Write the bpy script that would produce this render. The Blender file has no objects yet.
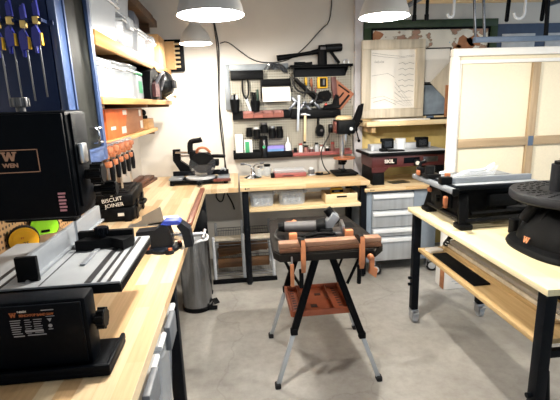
import bpy, bmesh, math, random
from mathutils import Matrix, Vector
random.seed(7)
sc = bpy.context.scene
COL = sc.collection
PI = math.pi

# ---------------------------------------------------------------- mesh builder
class MB:
    """collects shapes; build() links them as ONE mesh object"""
    def __init__(self, M=None):
        self.v = []; self.f = []; self.mi = []; self.M = M or Matrix.Identity(4); self.m = 0
    def add(self, vs, fs, mat=None):
        o = len(self.v)
        self.v += [tuple(self.M @ Vector(p)) for p in vs]
        self.f += [tuple(o + i for i in f) for f in fs]
        self.mi += [self.m if mat is None else mat] * len(fs)
        return self
    def _bm(self, bm, mat):
        bm.verts.index_update()
        self.add([v.co.copy() for v in bm.verts], [[v.index for v in f.verts] for f in bm.faces], mat)
        bm.free(); return self
    def bx(self, x0, x1, y0, y1, z0, z1, bev=0, mat=None, seg=2):
        bm = bmesh.new()
        bmesh.ops.create_cube(bm, size=1, matrix=Matrix.Translation(((x0+x1)/2, (y0+y1)/2, (z0+z1)/2)) @ Matrix.Diagonal((abs(x1-x0), abs(y1-y0), abs(z1-z0), 1)))
        if bev: bmesh.ops.bevel(bm, geom=bm.edges[:], offset=bev, segments=seg, affect='EDGES', profile=.5)
        return self._bm(bm, mat)
    def ob(self, c, s, rot=(0, 0, 0), bev=0, mat=None):
        """box by centre, size and euler degrees"""
        R = Matrix.Translation(c) @ (Matrix.Rotation(math.radians(rot[2]), 4, 'Z') @ Matrix.Rotation(math.radians(rot[1]), 4, 'Y') @ Matrix.Rotation(math.radians(rot[0]), 4, 'X'))
        bm = bmesh.new()
        bmesh.ops.create_cube(bm, size=1, matrix=Matrix.Diagonal((s[0], s[1], s[2], 1)))
        if bev: bmesh.ops.bevel(bm, geom=bm.edges[:], offset=bev, segments=2, affect='EDGES', profile=.5)
        bm.transform(R)
        return self._bm(bm, mat)
    def bar(self, p0, p1, w, h, bev=0, mat=None, up=(0, 0, 1)):
        """rectangular bar between two points"""
        p0, p1 = Vector(p0), Vector(p1); d = p1 - p0; L = d.length; y = d / L
        u = Vector(up); x = y.cross(u)
        if x.length < 1e-4: x = y.cross(Vector((1, 0, 0)))
        x.normalize(); z = x.cross(y)
        R = Matrix((x, y, z)).transposed().to_4x4(); R.translation = (p0 + p1) / 2
        bm = bmesh.new()
        bmesh.ops.create_cube(bm, size=1, matrix=Matrix.Diagonal((w, L, h, 1)))
        if bev: bmesh.ops.bevel(bm, geom=bm.edges[:], offset=bev, segments=2, affect='EDGES', profile=.5)
        bm.transform(R)
        return self._bm(bm, mat)
    def cyl(self, p0, p1, r, r2=None, n=20, mat=None, cap=True):
        r2 = r if r2 is None else r2
        p0, p1 = Vector(p0), Vector(p1); z = (p1 - p0).normalized()
        x = z.orthogonal().normalized(); y = z.cross(x)
        vs = []; fs = []
        for p, q in ((p0, r), (p1, r2)):
            for i in range(n):
                a = 2*PI*i/n; vs.append(p + (x*math.cos(a) + y*math.sin(a))*q)
        for i in range(n): fs.append((i, (i+1) % n, n+(i+1) % n, n+i))
        if cap: fs.append(tuple(range(n-1, -1, -1))); fs.append(tuple(range(n, 2*n)))
        return self.add(vs, fs, mat)
    def tube(self, pts, r, n=8, mat=None, closed=False, smooth=0):
        pts = [Vector(p) for p in pts]
        for _ in range(smooth):                     # corner cutting
            q = [] if closed else [pts[0]]
            for i in range(len(pts) if closed else len(pts)-1):
                a, b = pts[i], pts[(i+1) % len(pts)]
                q += [a.lerp(b, .25), a.lerp(b, .75)]
            if not closed: q.append(pts[-1])
            pts = q
        N = len(pts); vs = []; fs = []
        t = (pts[1]-pts[0]).normalized(); x = t.orthogonal().normalized()
        for i in range(N):
            if closed: t = (pts[(i+1) % N]-pts[i-1]).normalized()
            else: t = (pts[min(i+1, N-1)]-pts[max(i-1, 0)]).normalized()
            x = (x - t*x.dot(t)).normalized(); y = t.cross(x)
            rr = r[i] if isinstance(r, (list, tuple)) and len(r) == N else (r if not isinstance(r, (list, tuple)) else r[0])
            for k in range(n):
                a = 2*PI*k/n; vs.append(pts[i] + (x*math.cos(a)+y*math.sin(a))*rr)
        for i in range(N if closed else N-1):
            j = (i+1) % N
            for k in range(n): fs.append((i*n+k, i*n+(k+1) % n, j*n+(k+1) % n, j*n+k))
        if not closed: fs.append(tuple(range(n-1, -1, -1))); fs.append(tuple((N-1)*n+k for k in range(n)))
        return self.add(vs, fs, mat)
    def lathe(self, prof, c=(0, 0, 0), axis=(0, 0, 1), n=32, mat=None):
        z = Vector(axis).normalized(); x = z.orthogonal().normalized(); y = z.cross(x); c = Vector(c)
        vs = []; fs = []
        for r, h in prof:
            for i in range(n):
                a = 2*PI*i/n; vs.append(c + z*h + (x*math.cos(a)+y*math.sin(a))*max(r, 1e-5))
        for k in range(len(prof)-1):
            for i in range(n): fs.append((k*n+i, k*n+(i+1) % n, (k+1)*n+(i+1) % n, (k+1)*n+i))
        if prof[0][0] > 1e-4 and prof[0][0] != prof[-1][0]: pass
        return self.add(vs, fs, mat)
    def prism(self, poly, axis, a, b, mat=None):
        n = len(poly)
        def P(u, w, t): return {'x': (t, u, w), 'y': (u, t, w), 'z': (u, w, t)}[axis]
        vs = [P(u, w, a) for u, w in poly] + [P(u, w, b) for u, w in poly]
        fs = [tuple(range(n-1, -1, -1)), tuple(range(n, 2*n))] + [(i, (i+1) % n, n+(i+1) % n, n+i) for i in range(n)]
        return self.add(vs, fs, mat)
    def sph(self, c, r, s=(1, 1, 1), n=16, mat=None):
        bm = bmesh.new()
        bmesh.ops.create_uvsphere(bm, u_segments=n, v_segments=max(6, n//2), radius=r)
        bm.transform(Matrix.Translation(c) @ Matrix.Diagonal((s[0], s[1], s[2], 1)))
        return self._bm(bm, mat)
    def tub(self, w0, d0, w1, d1, h, t=.004, mat=None):
        """open tapered container, base centre at the origin"""
        def ring(w, d, z):
            c = min(w, d)*.12
            return [(-w/2+c, -d/2, z), (w/2-c, -d/2, z), (w/2, -d/2+c, z), (w/2, d/2-c, z), (w/2-c, d/2, z), (-w/2+c, d/2, z), (-w/2, d/2-c, z), (-w/2, -d/2+c, z)]
        R = [ring(w0, d0, 0), ring(w1, d1, h*.9), ring(w1+.02, d1+.02, h*.9), ring(w1+.02, d1+.02, h), ring(w1-2*t, d1-2*t, h), ring(w0-2*t, d0-2*t, t)]
        vs = [p for r in R for p in r]; fs = []
        for k in range(5):
            for i in range(8): fs.append((k*8+i, k*8+(i+1) % 8, (k+1)*8+(i+1) % 8, (k+1)*8+i))
        fs.append(tuple(range(7, -1, -1))); fs.append(tuple(range(40, 48)))
        return self.add(vs, fs, mat)
    def build(self, name, mat, parent=None, loc=None, world=False, rz=0):
        off = Vector((0, 0, 0))
        if world and parent is not None:
            p = parent
            while p is not None: off += p.location; p = p.parent
        if loc is not None and world: off = off + Vector(loc)
        me = bpy.data.meshes.new(name)
        me.from_pydata([Vector(p)-off for p in self.v], [], self.f)
        mats = mat if isinstance(mat, (list, tuple)) else [mat]
        for m in mats: me.materials.append(MAT[m])
        me.polygons.foreach_set('material_index', self.mi)
        bm = bmesh.new(); bm.from_mesh(me)
        bmesh.ops.recalc_face_normals(bm, faces=bm.faces[:]); bm.to_mesh(me); bm.free()
        me.polygons.foreach_set('use_smooth', [True]*len(me.polygons))
        me.set_sharp_from_angle(angle=math.radians(38))
        me.update()
        o = bpy.data.objects.new(name, me); COL.objects.link(o)
        if loc is not None: o.location = loc
        if rz: o.rotation_euler.z = math.radians(rz)
        if parent is not None: o.parent = parent
        return o

def tag(o, label, cat, group=None, kind=None):
    o['label'] = label; o['category'] = cat
    if group: o['group'] = group
    if kind: o['kind'] = kind
    return o
def thing(name, label, cat, loc=(0, 0, 0), rz=0, group=None):
    o = bpy.data.objects.new(name, None); COL.objects.link(o)
    o.empty_display_size = .05
    o.location = loc; o.rotation_euler.z = math.radians(rz)
    return tag(o, label, cat, group)
def struct(name, m, mat):
    o = m.build(name, mat); o['kind'] = 'structure'; return o
def solo(m, name, mat, label, cat, loc=(0, 0, 0), rz=0, group=None, world=False):
    o = m.build(name, mat, loc=loc, rz=rz, world=world); return tag(o, label, cat, group)
def dup(root, loc, label=None, rz=None, group=None, drop=()):
    r = root.copy(); COL.objects.link(r); r.location = loc
    if rz is not None: r.rotation_euler.z = math.radians(rz)
    if label: r['label'] = label
    if group: r['group'] = group
    for ch in list(root.children):
        if ch.name.split('.')[0] in drop: continue
        c = ch.copy(); COL.objects.link(c); c.parent = r
        for g in list(ch.children):
            d = g.copy(); COL.objects.link(d); d.parent = c
    return r
def text(body, size, mat, name, parent, loc, rot=(90, 0, 0), ext=.0006, sx=1, align='CENTER', bold=0):
    cu = bpy.data.curves.new(name, 'FONT'); cu.body = body; cu.size = size; cu.extrude = ext
    cu.align_x = align; cu.align_y = 'CENTER'; cu.offset = bold
    t = bpy.data.objects.new('t', cu); COL.objects.link(t)
    dg = bpy.context.evaluated_depsgraph_get()
    me = bpy.data.meshes.new_from_object(t.evaluated_get(dg)); bpy.data.objects.remove(t)
    me.name = name; me.materials.clear(); me.materials.append(MAT[mat])
    o = bpy.data.objects.new(name, me); COL.objects.link(o)
    o.location = loc; o.rotation_euler = [math.radians(a) for a in rot]; o.scale = (sx, 1, 1)
    o.parent = parent
    return o

# ---------------------------------------------------------------- materials
MAT = {}
def srgb(h):
    if isinstance(h, str):
        h = h.lstrip('#'); c = [int(h[i:i+2], 16)/255 for i in (0, 2, 4)]
    else: c = h
    return tuple(x/12.92 if x <= .04045 else ((x+.055)/1.055)**2.4 for x in c) + (1,)
class NT:
    def __init__(self, name):
        m = bpy.data.materials.new(name); m.use_nodes = True; self.m = m; self.t = m.node_tree
        self.b = self.t.nodes['Principled BSDF']; MAT[name] = m
    def n(self, typ, **k):
        x = self.t.nodes.new(typ)
        for a, b in k.items(): setattr(x, a, b)
        return x
    def l(self, a, b): self.t.links.new(a, b)
    def noise(self, scale, detail=4, stretch=(1, 1, 1), rough=.5):
        tc = self.n('ShaderNodeTexCoord'); mp = self.n('ShaderNodeMapping')
        mp.inputs['Scale'].default_value = stretch
        self.l(tc.outputs['Object'], mp.inputs['Vector'])
        nz = self.n('ShaderNodeTexNoise'); nz.inputs['Scale'].default_value = scale; nz.inputs['Detail'].default_value = detail
        nz.inputs['Roughness'].default_value = rough
        self.l(mp.outputs['Vector'], nz.inputs['Vector']); return nz
    def ramp(self, src, stops):
        r = self.n('ShaderNodeValToRGB'); e = r.color_ramp.elements
        while len(e) < len(stops): e.new(.5)
        for i, (p, c) in enumerate(stops): e[i].position = p; e[i].color = srgb(c) if isinstance(c, str) else c
        self.l(src, r.inputs['Fac']); return r
    def mix(self, fac, a, b, typ='MIX'):
        x = self.n('ShaderNodeMix', data_type='RGBA', blend_type=typ)
        for s, i in ((fac, 0), (a, 6), (b, 7)):
            if hasattr(s, 'links'): self.l(s, x.inputs[i])
            else: x.inputs[i].default_value = s
        return x.outputs[2]
    def bump(self, src, strength=.2, dist=.01):
        b = self.n('ShaderNodeBump'); b.inputs['Strength'].default_value = strength; b.inputs['Distance'].default_value = dist
        self.l(src, b.inputs['Height']); self.l(b.outputs['Normal'], self.b.inputs['Normal'])
def mat(name, col, rough=.5, metal=0, amt=.12, scale=14, bump=0, spec=.5, alpha=1, emit=0, coat=0, stretch=(1, 1, 1)):
    t = NT(name); c = srgb(col); nz = t.noise(scale, stretch=stretch)
    r = t.ramp(nz.outputs['Fac'], [(.3, tuple(x*(1-amt) for x in c[:3])+(1,)), (.7, tuple(min(1, x*(1+amt)) for x in c[:3])+(1,))])
    t.l(r.outputs['Color'], t.b.inputs['Base Color'])
    t.b.inputs['Roughness'].default_value = rough; t.b.inputs['Metallic'].default_value = metal
    t.b.inputs['Specular IOR Level'].default_value = spec; t.b.inputs['Alpha'].default_value = alpha
    if coat: t.b.inputs['Coat Weight'].default_value = coat
    if emit:
        t.b.inputs['Emission Color'].default_value = c; t.b.inputs['Emission Strength'].default_value = emit
    if bump: t.bump(nz.outputs['Fac'], bump)
    return t
def wood(name, cols, scale=6, axis='y', rough=.5, grain=14):
    t = NT(name); s = {'x': (1, grain, grain), 'y': (grain, 1, grain), 'z': (grain, grain, 1)}[axis]
    nz = t.noise(scale*.35, 6, s, .6); r = t.ramp(nz.outputs['Fac'], [(.28, cols[0]), (.5, cols[1]), (.72, cols[2])])
    t.l(r.outputs['Color'], t.b.inputs['Base Color']); t.b.inputs['Roughness'].default_value = rough
    t.bump(nz.outputs['Fac'], .06, .004); return t
def butcher(name, cols, axis='y', wid=.045, length=.5, rough=.42, swing=.5):
    t = NT(name); tc = t.n('ShaderNodeTexCoord'); mp = t.n('ShaderNodeMapping')
    if axis == 'y': mp.inputs['Rotation'].default_value = (0, 0, PI/2)
    t.l(tc.outputs['Object'], mp.inputs['Vector'])
    br = t.n('ShaderNodeTexBrick'); br.offset = .37
    br.inputs['Color1'].default_value = (0, 0, 0, 1); br.inputs['Color2'].default_value = (1, 1, 1, 1)
    br.inputs['Mortar'].default_value = (.35, .35, .35, 1); br.inputs['Scale'].default_value = 1
    br.inputs['Mortar Size'].default_value = .0008; br.inputs['Brick Width'].default_value = length; br.inputs['Row Height'].default_value = wid
    t.l(mp.outputs['Vector'], br.inputs['Vector'])
    r = t.ramp(br.outputs['Color'], [(0, cols[0]), (.5, cols[1]), (1, cols[2])])
    s = (28, 1.3, 28) if axis == 'y' else (1.3, 28, 28)
    nz = t.noise(3, 6, s, .65)
    g = t.ramp(nz.outputs['Fac'], [(.3, (1-swing*.5, 1-swing*.55, 1-swing*.65, 1)), (.7, (1, 1, 1, 1))])
    o = t.mix(.8, r.outputs['Color'], g.outputs['Color'], 'MULTIPLY')
    t.l(o, t.b.inputs['Base Color']); t.b.inputs['Roughness'].default_value = rough; return t

butcher('butcher_block', ['#cba67a', '#d9bb92', '#e8d4b2'], 'y', .05, .55)
butcher('bench_top_wood', ['#ceaa7a', '#dcbf94', '#ead2ac'], 'x', .05, .5)
butcher('table_top_wood', ['#e4d09c', '#ecdcae', '#f2e4bc'], 'y', .07, 1.1, .4, .2)
wood('plywood', ['#a8763c', '#c8965a', '#dcb47c'], 5, 'y')
wood('shelf_pine', ['#9a6a34', '#b98a4c', '#d2a468'], 5, 'y')
wood('pine_x', ['#d6b684', '#e4cb9e', '#eedcb6'], 4, 'x')
wood('ply_yellow', ['#c4a860', '#d2b872', '#dcc684'], 3, 'z', .55, 6)
wood('walnut', ['#3c2418', '#553324', '#6e4430'], 6, 'y')
wood('cherry', ['#5c3020', '#77442e', '#8e5840'], 6, 'y')
wood('beam_light', ['#6c4c38', '#8a6650', '#a68268'], 5, 'x')
wood('beam_dark', ['#4a2c1c', '#64402a', '#7c543a'], 5, 'x')
wood('lumber_dark', ['#3c2814', '#573a20', '#70502e'], 5, 'x')
wood('lumber_tan', ['#a88858', '#c0a070', '#d4b888'], 5, 'y')
wood('stretcher_wood', ['#9c8464', '#ac9474', '#bca484'], 5, 'z')
wood('stretcher_wood_x', ['#9c8464', '#ac9474', '#bca484'], 5, 'x')
wood('frame_wood', ['#b4a892', '#cdc1ac', '#ddd2be'], 4, 'z')
wood('board_brown', ['#8a5634', '#a46c46', '#b88058'], 5, 'y', .6, 4)
mat('black', '#08090b', .5, amt=.2, spec=.09); mat('black_gloss', '#08090b', .25, amt=.2, spec=.35)
mat('navy_black', '#02050b', .5, amt=.2, spec=.07)
mat('black_matte', '#0c0c0e', .75, amt=.2, spec=.1); mat('black_steel', '#070a10', .5, amt=.15, spec=.12)
mat('rubber', '#101012', .8); mat('charcoal', '#18191c', .55, spec=.18); mat('stand_plastic', '#171412', .6, bump=.1, scale=60, spec=.15)
mat('blue_paint', '#34466a', .38, amt=.06); mat('shaded_blue', '#0a1c3e', .5, amt=.05, spec=.25)
mat('clamp_blue', '#141c78', .45); mat('vise_blue', '#1e3a9c', .35); mat('vise_dark', '#10151d', .5, spec=.2)
mat('yellow', '#e8b428', .4); mat('brass_yellow', '#c8a860', .4); mat('neon_green', '#9cf02c', .45)
mat('steel', '#c4c6ca', .3, 1, .06); mat('brushed', '#94969a', .2, 1, .14, 3, stretch=(30, 30, 1))
mat('brushed_chest', '#c0c4c8', .42, .6, .16, 2.2, stretch=(9, 9, .4)); mat('dark_steel', '#6a6c70', .35, 1)
mat('chrome', '#d8dade', .14, 1, .03); mat('galvanized', '#80868a', .5, .3, .14, 10)
mat('alu', '#878c92', .42, .35, .05); mat('saw_table', '#94989c', .5, .2, .05); mat('leg_alu', '#b4b8bc', .4, .2, .04); mat('grey_paint', '#7d8894', .45, amt=.06)
mat('grey_tool', '#555354', .45); mat('light_grey', '#b9bcc0', .5); mat('white', '#ece9e4', .5, amt=.03); mat('paper', '#f2ede4', .8, amt=.02)
mat('white_plastic', '#e6e8ea', .35, amt=.03); mat('label_white', '#dcd6cc', .6, amt=.02)
mat('clear_plastic', '#dfe6ec', .18, amt=.02, alpha=.26); mat('clear_soft', '#e6ebf0', .25, amt=.02, alpha=.5)
mat('clear_blue', '#7fb0e4', .2, alpha=.6); mat('glass', '#dce6ea', .08, alpha=.3, amt=.01)
mat('smoke_clear', '#3c4046', .12, alpha=.4); mat('blue_film', '#2f7fd0', .3); mat('purple', '#8478c8', .45)
mat('salmon', '#86544c', .5); mat('red_plastic', '#96504c', .45); mat('maroon', '#451a1a', .4, amt=.1); mat('red', '#b03428', .45)
mat('orange', '#c27c52', .5); mat('copper', '#a0603e', .5, .1); mat('tray_orange', '#ae5a38', .5, amt=.15)
mat('orange_print', '#d86a30', .6, amt=.15); mat('badge_copper', '#a88068', .6, spec=.2); mat('label_orange', '#9c5834', .6, spec=.2); mat('label_dim', '#8c8c90', .6, spec=.2)
mat('cardboard', '#c49a68', .8, amt=.08); mat('canvas_cloth', '#efe2c6', .85, amt=.03, scale=60); mat('canvas_fold', '#f6f2ea', .8, amt=.04, scale=9, bump=.25)
mat('cable', '#141414', .5); mat('green_frame', '#24381c', .45, amt=.25); mat('green', '#2f8f5e', .5); mat('dark_green', '#123024', .4)
mat('bag_maroon', '#4a2628', .8); mat('bag_grey', '#6a6c74', .8); mat('rail_blue', '#55657a', .5)
mat('panel_blue', '#3c4c66', .5); mat('ink', '#3a3836', .7); mat('pink', '#c88a94', .6); mat('drawer_black', '#202024', .5)
mat('shade_metal', '#bebcb8', .35, .3, .06, 4); mat('shade_inside', '#f4f0e6', .6, amt=.01)
mat('bulb', '#fff4e0', .5, amt=0, emit=14)
mat('cabinet_glass', '#1a1b19', .5, amt=.8, scale=22, stretch=(1, 1, .5), spec=.12)
mat('sheet_steel', '#8a8a88', .4, .6, .1); mat('stripe_dark', '#17181c', .5); mat('grey_lid', '#62666c', .45)
mat('tan', '#cdb48a', .6); mat('dark_red_tool', '#5c2a22', .45); mat('jumble', '#7c7468', .6, amt=.75, scale=45); mat('jumble_warm', '#a08858', .6, amt=.8, scale=40)
mat('jumble_dark', '#5c646c', .5, amt=.85, scale=55); mat('sky_print', '#8a98a6', .6, amt=.45, scale=5); mat('water', '#2c7fd4', .15, amt=.2, alpha=.8)

# pegboard: holes on a one-inch grid
def pegboard(name, col, hole, plane):
    t = NT(name); tc = t.n('ShaderNodeTexCoord')
    a = t.n('ShaderNodeVectorMath', operation='SCALE'); a.inputs['Scale'].default_value = 1/.0254; t.l(tc.outputs['Object'], a.inputs[0])
    b = t.n('ShaderNodeVectorMath', operation='FRACTION'); t.l(a.outputs[0], b.inputs[0])
    c = t.n('ShaderNodeVectorMath', operation='SUBTRACT'); c.inputs[1].default_value = (.5, .5, .5); t.l(b.outputs[0], c.inputs[0])
    d = t.n('ShaderNodeVectorMath', operation='MULTIPLY'); d.inputs[1].default_value = plane; t.l(c.outputs[0], d.inputs[0])
    e = t.n('ShaderNodeVectorMath', operation='LENGTH'); t.l(d.outputs[0], e.inputs[0])
    g = t.n('ShaderNodeMath', operation='LESS_THAN'); g.inputs[1].default_value = .26; t.l(e.outputs['Value'], g.inputs[0])
    nz = t.noise(6); r = t.ramp(nz.outputs['Fac'], [(.3, col), (.7, col)])
    t.l(t.mix(g.outputs[0], r.outputs['Color'], srgb(hole)), t.b.inputs['Base Color']); t.b.inputs['Roughness'].default_value = .6
pegboard('pegboard_white', '#aca798', '#141210', (1, 0, 1)); pegboard('pegboard_brown', '#b08a60', '#2c1c10', (0, 1, 1))

def floor_mat():
    t = NT('concrete'); n1 = t.noise(1.3, 8, rough=.6); n2 = t.noise(14, 8, rough=.7); n3 = t.noise(.7, 3)
    r1 = t.ramp(n1.outputs['Fac'], [(.3, '#989692'), (.5, '#b0aea9'), (.68, '#c0beb9')])
    r2 = t.ramp(n2.outputs['Fac'], [(.32, (.74, .72, .70, 1)), (.6, (1, 1, 1, 1))])
    r3 = t.ramp(n3.outputs['Fac'], [(.4, (.84, .80, .75, 1)), (.6, (1, 1, 1, 1))])
    c = t.mix(.8, r1.outputs['Color'], r2.outputs['Color'], 'MULTIPLY'); c = t.mix(.7, c, r3.outputs['Color'], 'MULTIPLY')
    tc = t.n('ShaderNodeTexCoord'); vo = t.n('ShaderNodeTexVoronoi', feature='DISTANCE_TO_EDGE'); vo.inputs['Scale'].default_value = .8
    wv = t.noise(3, 5); ad = t.n('ShaderNodeVectorMath', operation='ADD'); t.l(tc.outputs['Object'], ad.inputs[0])
    s = t.n('ShaderNodeVectorMath', operation='SCALE'); s.inputs['Scale'].default_value = .35; t.l(wv.outputs['Color'], s.inputs[0]); t.l(s.outputs[0], ad.inputs[1])
    t.l(ad.outputs[0], vo.inputs['Vector']); cr = t.ramp(vo.outputs['Distance'], [(0, (.72, .70, .68, 1)), (.008, (1, 1, 1, 1))])
    c = t.mix(.55, c, cr.outputs['Color'], 'MULTIPLY')
    t.l(c, t.b.inputs['Base Color']); rr = t.ramp(n2.outputs['Fac'], [(.3, (.42,)*3+(1,)), (.7, (.6,)*3+(1,))]); t.l(rr.outputs['Color'], t.b.inputs['Roughness'])
    t.bump(n2.outputs['Fac'], .08, .004)
floor_mat()
def wall_mat():
    t = NT('wall_paint'); n1 = t.noise(2.2, 5); n2 = t.noise(90, 3)
    r = t.ramp(n1.outputs['Fac'], [(.35, '#d0cbc2'), (.65, '#d9d4cb')]); t.l(r.outputs['Color'], t.b.inputs['Base Color'])
    t.b.inputs['Roughness'].default_value = .7; t.bump(n2.outputs['Fac'], .06, .003)
wall_mat(); mat('ceiling_paint', '#d8d8d8', .8, amt=.02)
mat('wall_trim_paint', '#c9c6c8', .6, amt=.04)
def map_mat():
    t = NT('map_print'); n1 = t.noise(4.2, 7, (1, 1, 1.4)); r = t.ramp(n1.outputs['Fac'], [(.52, '#e6e0d2'), (.54, '#8f7a60'), (.56, '#b28a74'), (.74, '#a88070')])
    n2 = t.noise(9, 2); r2 = t.ramp(n2.outputs['Fac'], [(.66, (0, 0, 0, 1)), (.68, (1, 1, 1, 1))])
    t.l(t.mix(r2.outputs['Color'], r.outputs['Color'], srgb('#7fa9c8')), t.b.inputs['Base Color']); t.b.inputs['Roughness'].default_value = .5
map_mat()
# ================================================================ the room
WL, WB, ZC = -1.0, 4.45, 2.85
struct('floor', MB().bx(-1.1, 4.2, -2.2, 4.55, -.06, 0), 'concrete')
struct('wall_left', MB().bx(WL-.1, WL, -2.2, WB+.1, 0, ZC), 'wall_paint')
struct('wall_back', MB().bx(WL, 4.2, WB, WB+.1, 0, ZC), 'wall_paint')
struct('ceiling', MB().bx(WL-.1, 4.2, -2.2, WB+.1, ZC, ZC+.08), 'ceiling_paint')
struct('trim_1', MB().bx(1.245, 1.33, 4.40, WB, 0, ZC, .004), 'wall_trim_paint')

# ================================================================ left worktop (one continuous L)
wt = thing('worktop', 'long L-shaped butcher-block worktop along the left wall and into the corner', 'workbench', (-.65, 2.0, 0))
m = MB(); m.prism([(-.995, -.7), (-.297, -.7), (-.297, 3.62), (-.012, 3.62), (-.012, 4.44), (-.995, 4.44)], 'z', .905, .945)
top = m.build('top', 'butcher_block', wt, world=True)
for x, y in ((-.326, 1.72), (-.326, .2), (-.326, 3.57)):
    m = MB().bx(x-.027, x+.027, y-.027, y+.027, .012, .904, .004); l = m.build('leg', 'black_steel', wt, world=True)
    MB().bx(x-.033, x+.033, y-.033, y+.033, 0, .014, .003).build('foot', 'rubber', l, world=True)
MB().bx(-.40, -.37, 1.75, 3.54, .855, .904, .003).build('apron', 'black_steel', wt, world=True)
MB().bx(-.99, -.36, -.6, 1.69, .34, .365, .003).build('lower_shelf', 'pine_x', wt, world=True)
MB().bx(-.38, -.362, -.6, 1.69, .30, .338, .003).build('rail', 'black_steel', wt, world=True)

# clear totes hanging at the front under the worktop
def tote(name, label, loc, w, d, h, mat_='clear_plastic', lat='grey_lid', fill=None, group=None, rz=0, lid=True, ribs=True, cat='storage bin'):
    t = thing(name, label, cat, loc, rz, group)
    m = MB().tub(w*.86, d*.88, w-.02, d-.02, h)
    if ribs:
        for k in range(3):
            x = (k-1)*w*.24; m.bx(x-.006, x+.006, -d*.46, -d*.43, h*.1, h*.8)
    m.build('bin_body', mat_, t)
    if name in ('clear_bin', 'plastic_tub'):
        m = MB(); a_, b_ = (w-.02)/2+.008, (d-.02)/2+.008; m.tube([(-a_, -b_, h*.92), (a_, -b_, h*.92), (a_, b_, h*.92), (-a_, b_, h*.92)], .006, n=6, closed=True); a_, b_ = w*.43, d*.44; m.tube([(-a_, -b_, .006), (a_, -b_, .006), (a_, b_, .006), (-a_, b_, .006)], .004, n=6, closed=True)
        m.build('rim', 'white_plastic', t)
    if lid:
        m = MB().bx(-w/2-.004, w/2+.004, -d/2, d/2, h+.001, h+.018, .005); m.bx(-w*.42, w*.42, -d*.42, d*.42, h+.017, h+.026, .004)
        m.build('lid', mat_ if lid is True else lid, t)
    if lat:
        for s in (-1, 1):
            m = MB().bx(s*w*.5-.012, s*w*.5+.012, -d*.16, d*.16, h*.72, h+.02, .005); m.build('latch', lat, t)
    return t
def fill(label, loc, w, d, h, mt, rz=0):
    m = MB(); rr = random.Random(int(loc[0]*1000+loc[1]*77))
    for k in range(26):
        a, b, c = (rr.uniform(.1, .28)*w, rr.uniform(.12, .3)*d, rr.uniform(.1, .3)*h)
        m.ob((rr.uniform(-.5, .5)*(w-a)*.75, rr.uniform(-.5, .5)*(d-b)*.75, c*.5+.006+rr.uniform(0, .5)*(h-c)*.9), (a, b, c), (0, 0, rr.uniform(0, 90)), .003)
    o = solo(m, 'small_parts', mt, label, 'small parts', loc, rz); o['kind'] = 'stuff'; return o

UT = ['end clear tote in the row below the left worktop edge, nearest the black bench leg', 'middle clear tote of the row below the left worktop edge', 'clear tote below the left worktop edge, lowest in the photo beside the band saw']
for k, y in enumerate((1.49, 1.12, .75)):
    t = thing('tote', UT[k], 'storage bin', (-.50, y, .366), 90, 'clear totes under the left worktop')
    MB().tub(.25, .32, .30, .38, .47).build('bin_body', 'clear_plastic', t)
    fill(['blue bagged supplies inside the end tote below the worktop edge', 'blue bagged supplies inside the middle tote below the worktop edge', 'blue bagged supplies inside the tote nearest the camera below the worktop edge'][k], (-.50, y, .372), .29, .20, .36, 'blue_film')
    MB().bx(-.165, .165, -.205, .19, .471, .49, .006).build('lid', 'white_plastic', t)
    for s in (-1, 1):
        MB().bx(-.07, .07, s*.207-.012, s*.207+.012, .41, .505, .006).build('latch', 'grey_lid', t)

# ================================================================ blue wall cabinet
cb = thing('wall_cabinet', 'tall blue wall cabinet with a dark glass door on the left wall', 'cabinet', (-.8, 1.83, 1.425))
m = MB(); m.bx(-.995, -.63, 1.635, 1.655, 1.425, 2.7, .003); m.bx(-.995, -.63, 2.01, 2.03, 1.425, 2.7, .003)
m.bx(-.995, -.63, 1.655, 2.01, 1.425, 1.445); m.bx(-.995, -.63, 1.655, 2.01, 2.68, 2.7); m.bx(-.995, -.985, 1.655, 2.01, 1.445, 2.68)
m.build('body', 'shaded_blue', cb, world=True)  # cabinet blue darkened below the door's, painting in the shade on its side
d = MB(); d.bx(-.628, -.60, 1.637, 1.705, 1.427, 2.698, .005); d.bx(-.628, -.60, 1.975, 2.03, 1.427, 2.698, .005)
d.bx(-.628, -.60, 1.705, 1.975, 1.427, 1.485, .005); d.bx(-.628, -.60, 1.705, 1.975, 2.64, 2.698, .005)
d.bx(-.606, -.594, 1.70, 1.712, 1.48, 2.64); d.bx(-.606, -.594, 1.968, 1.98, 1.48, 2.64); d.bx(-.606, -.594, 1.71, 1.97, 1.48, 1.492)
dr = d.build('door', 'blue_paint', cb, world=True)
MB().bx(-.622, -.612, 1.705, 1.975, 1.485, 2.64).build('pane', 'cabinet_glass', dr, world=True)
m = MB().tube([(-.612, 1.86, 1.515), (-.578, 1.86, 1.515), (-.578, 1.86, 1.575), (-.612, 1.86, 1.575)], .005, smooth=1); m.tube([(-.612, 1.92, 1.515), (-.578, 1.92, 1.515), (-.578, 1.86, 1.515)], .005, smooth=1)
m.tube([(-.612, 1.92, 1.575), (-.578, 1.92, 1.575), (-.578, 1.86, 1.575)], .005, smooth=1); m.build('handle', 'chrome', dr, world=True)
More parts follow.
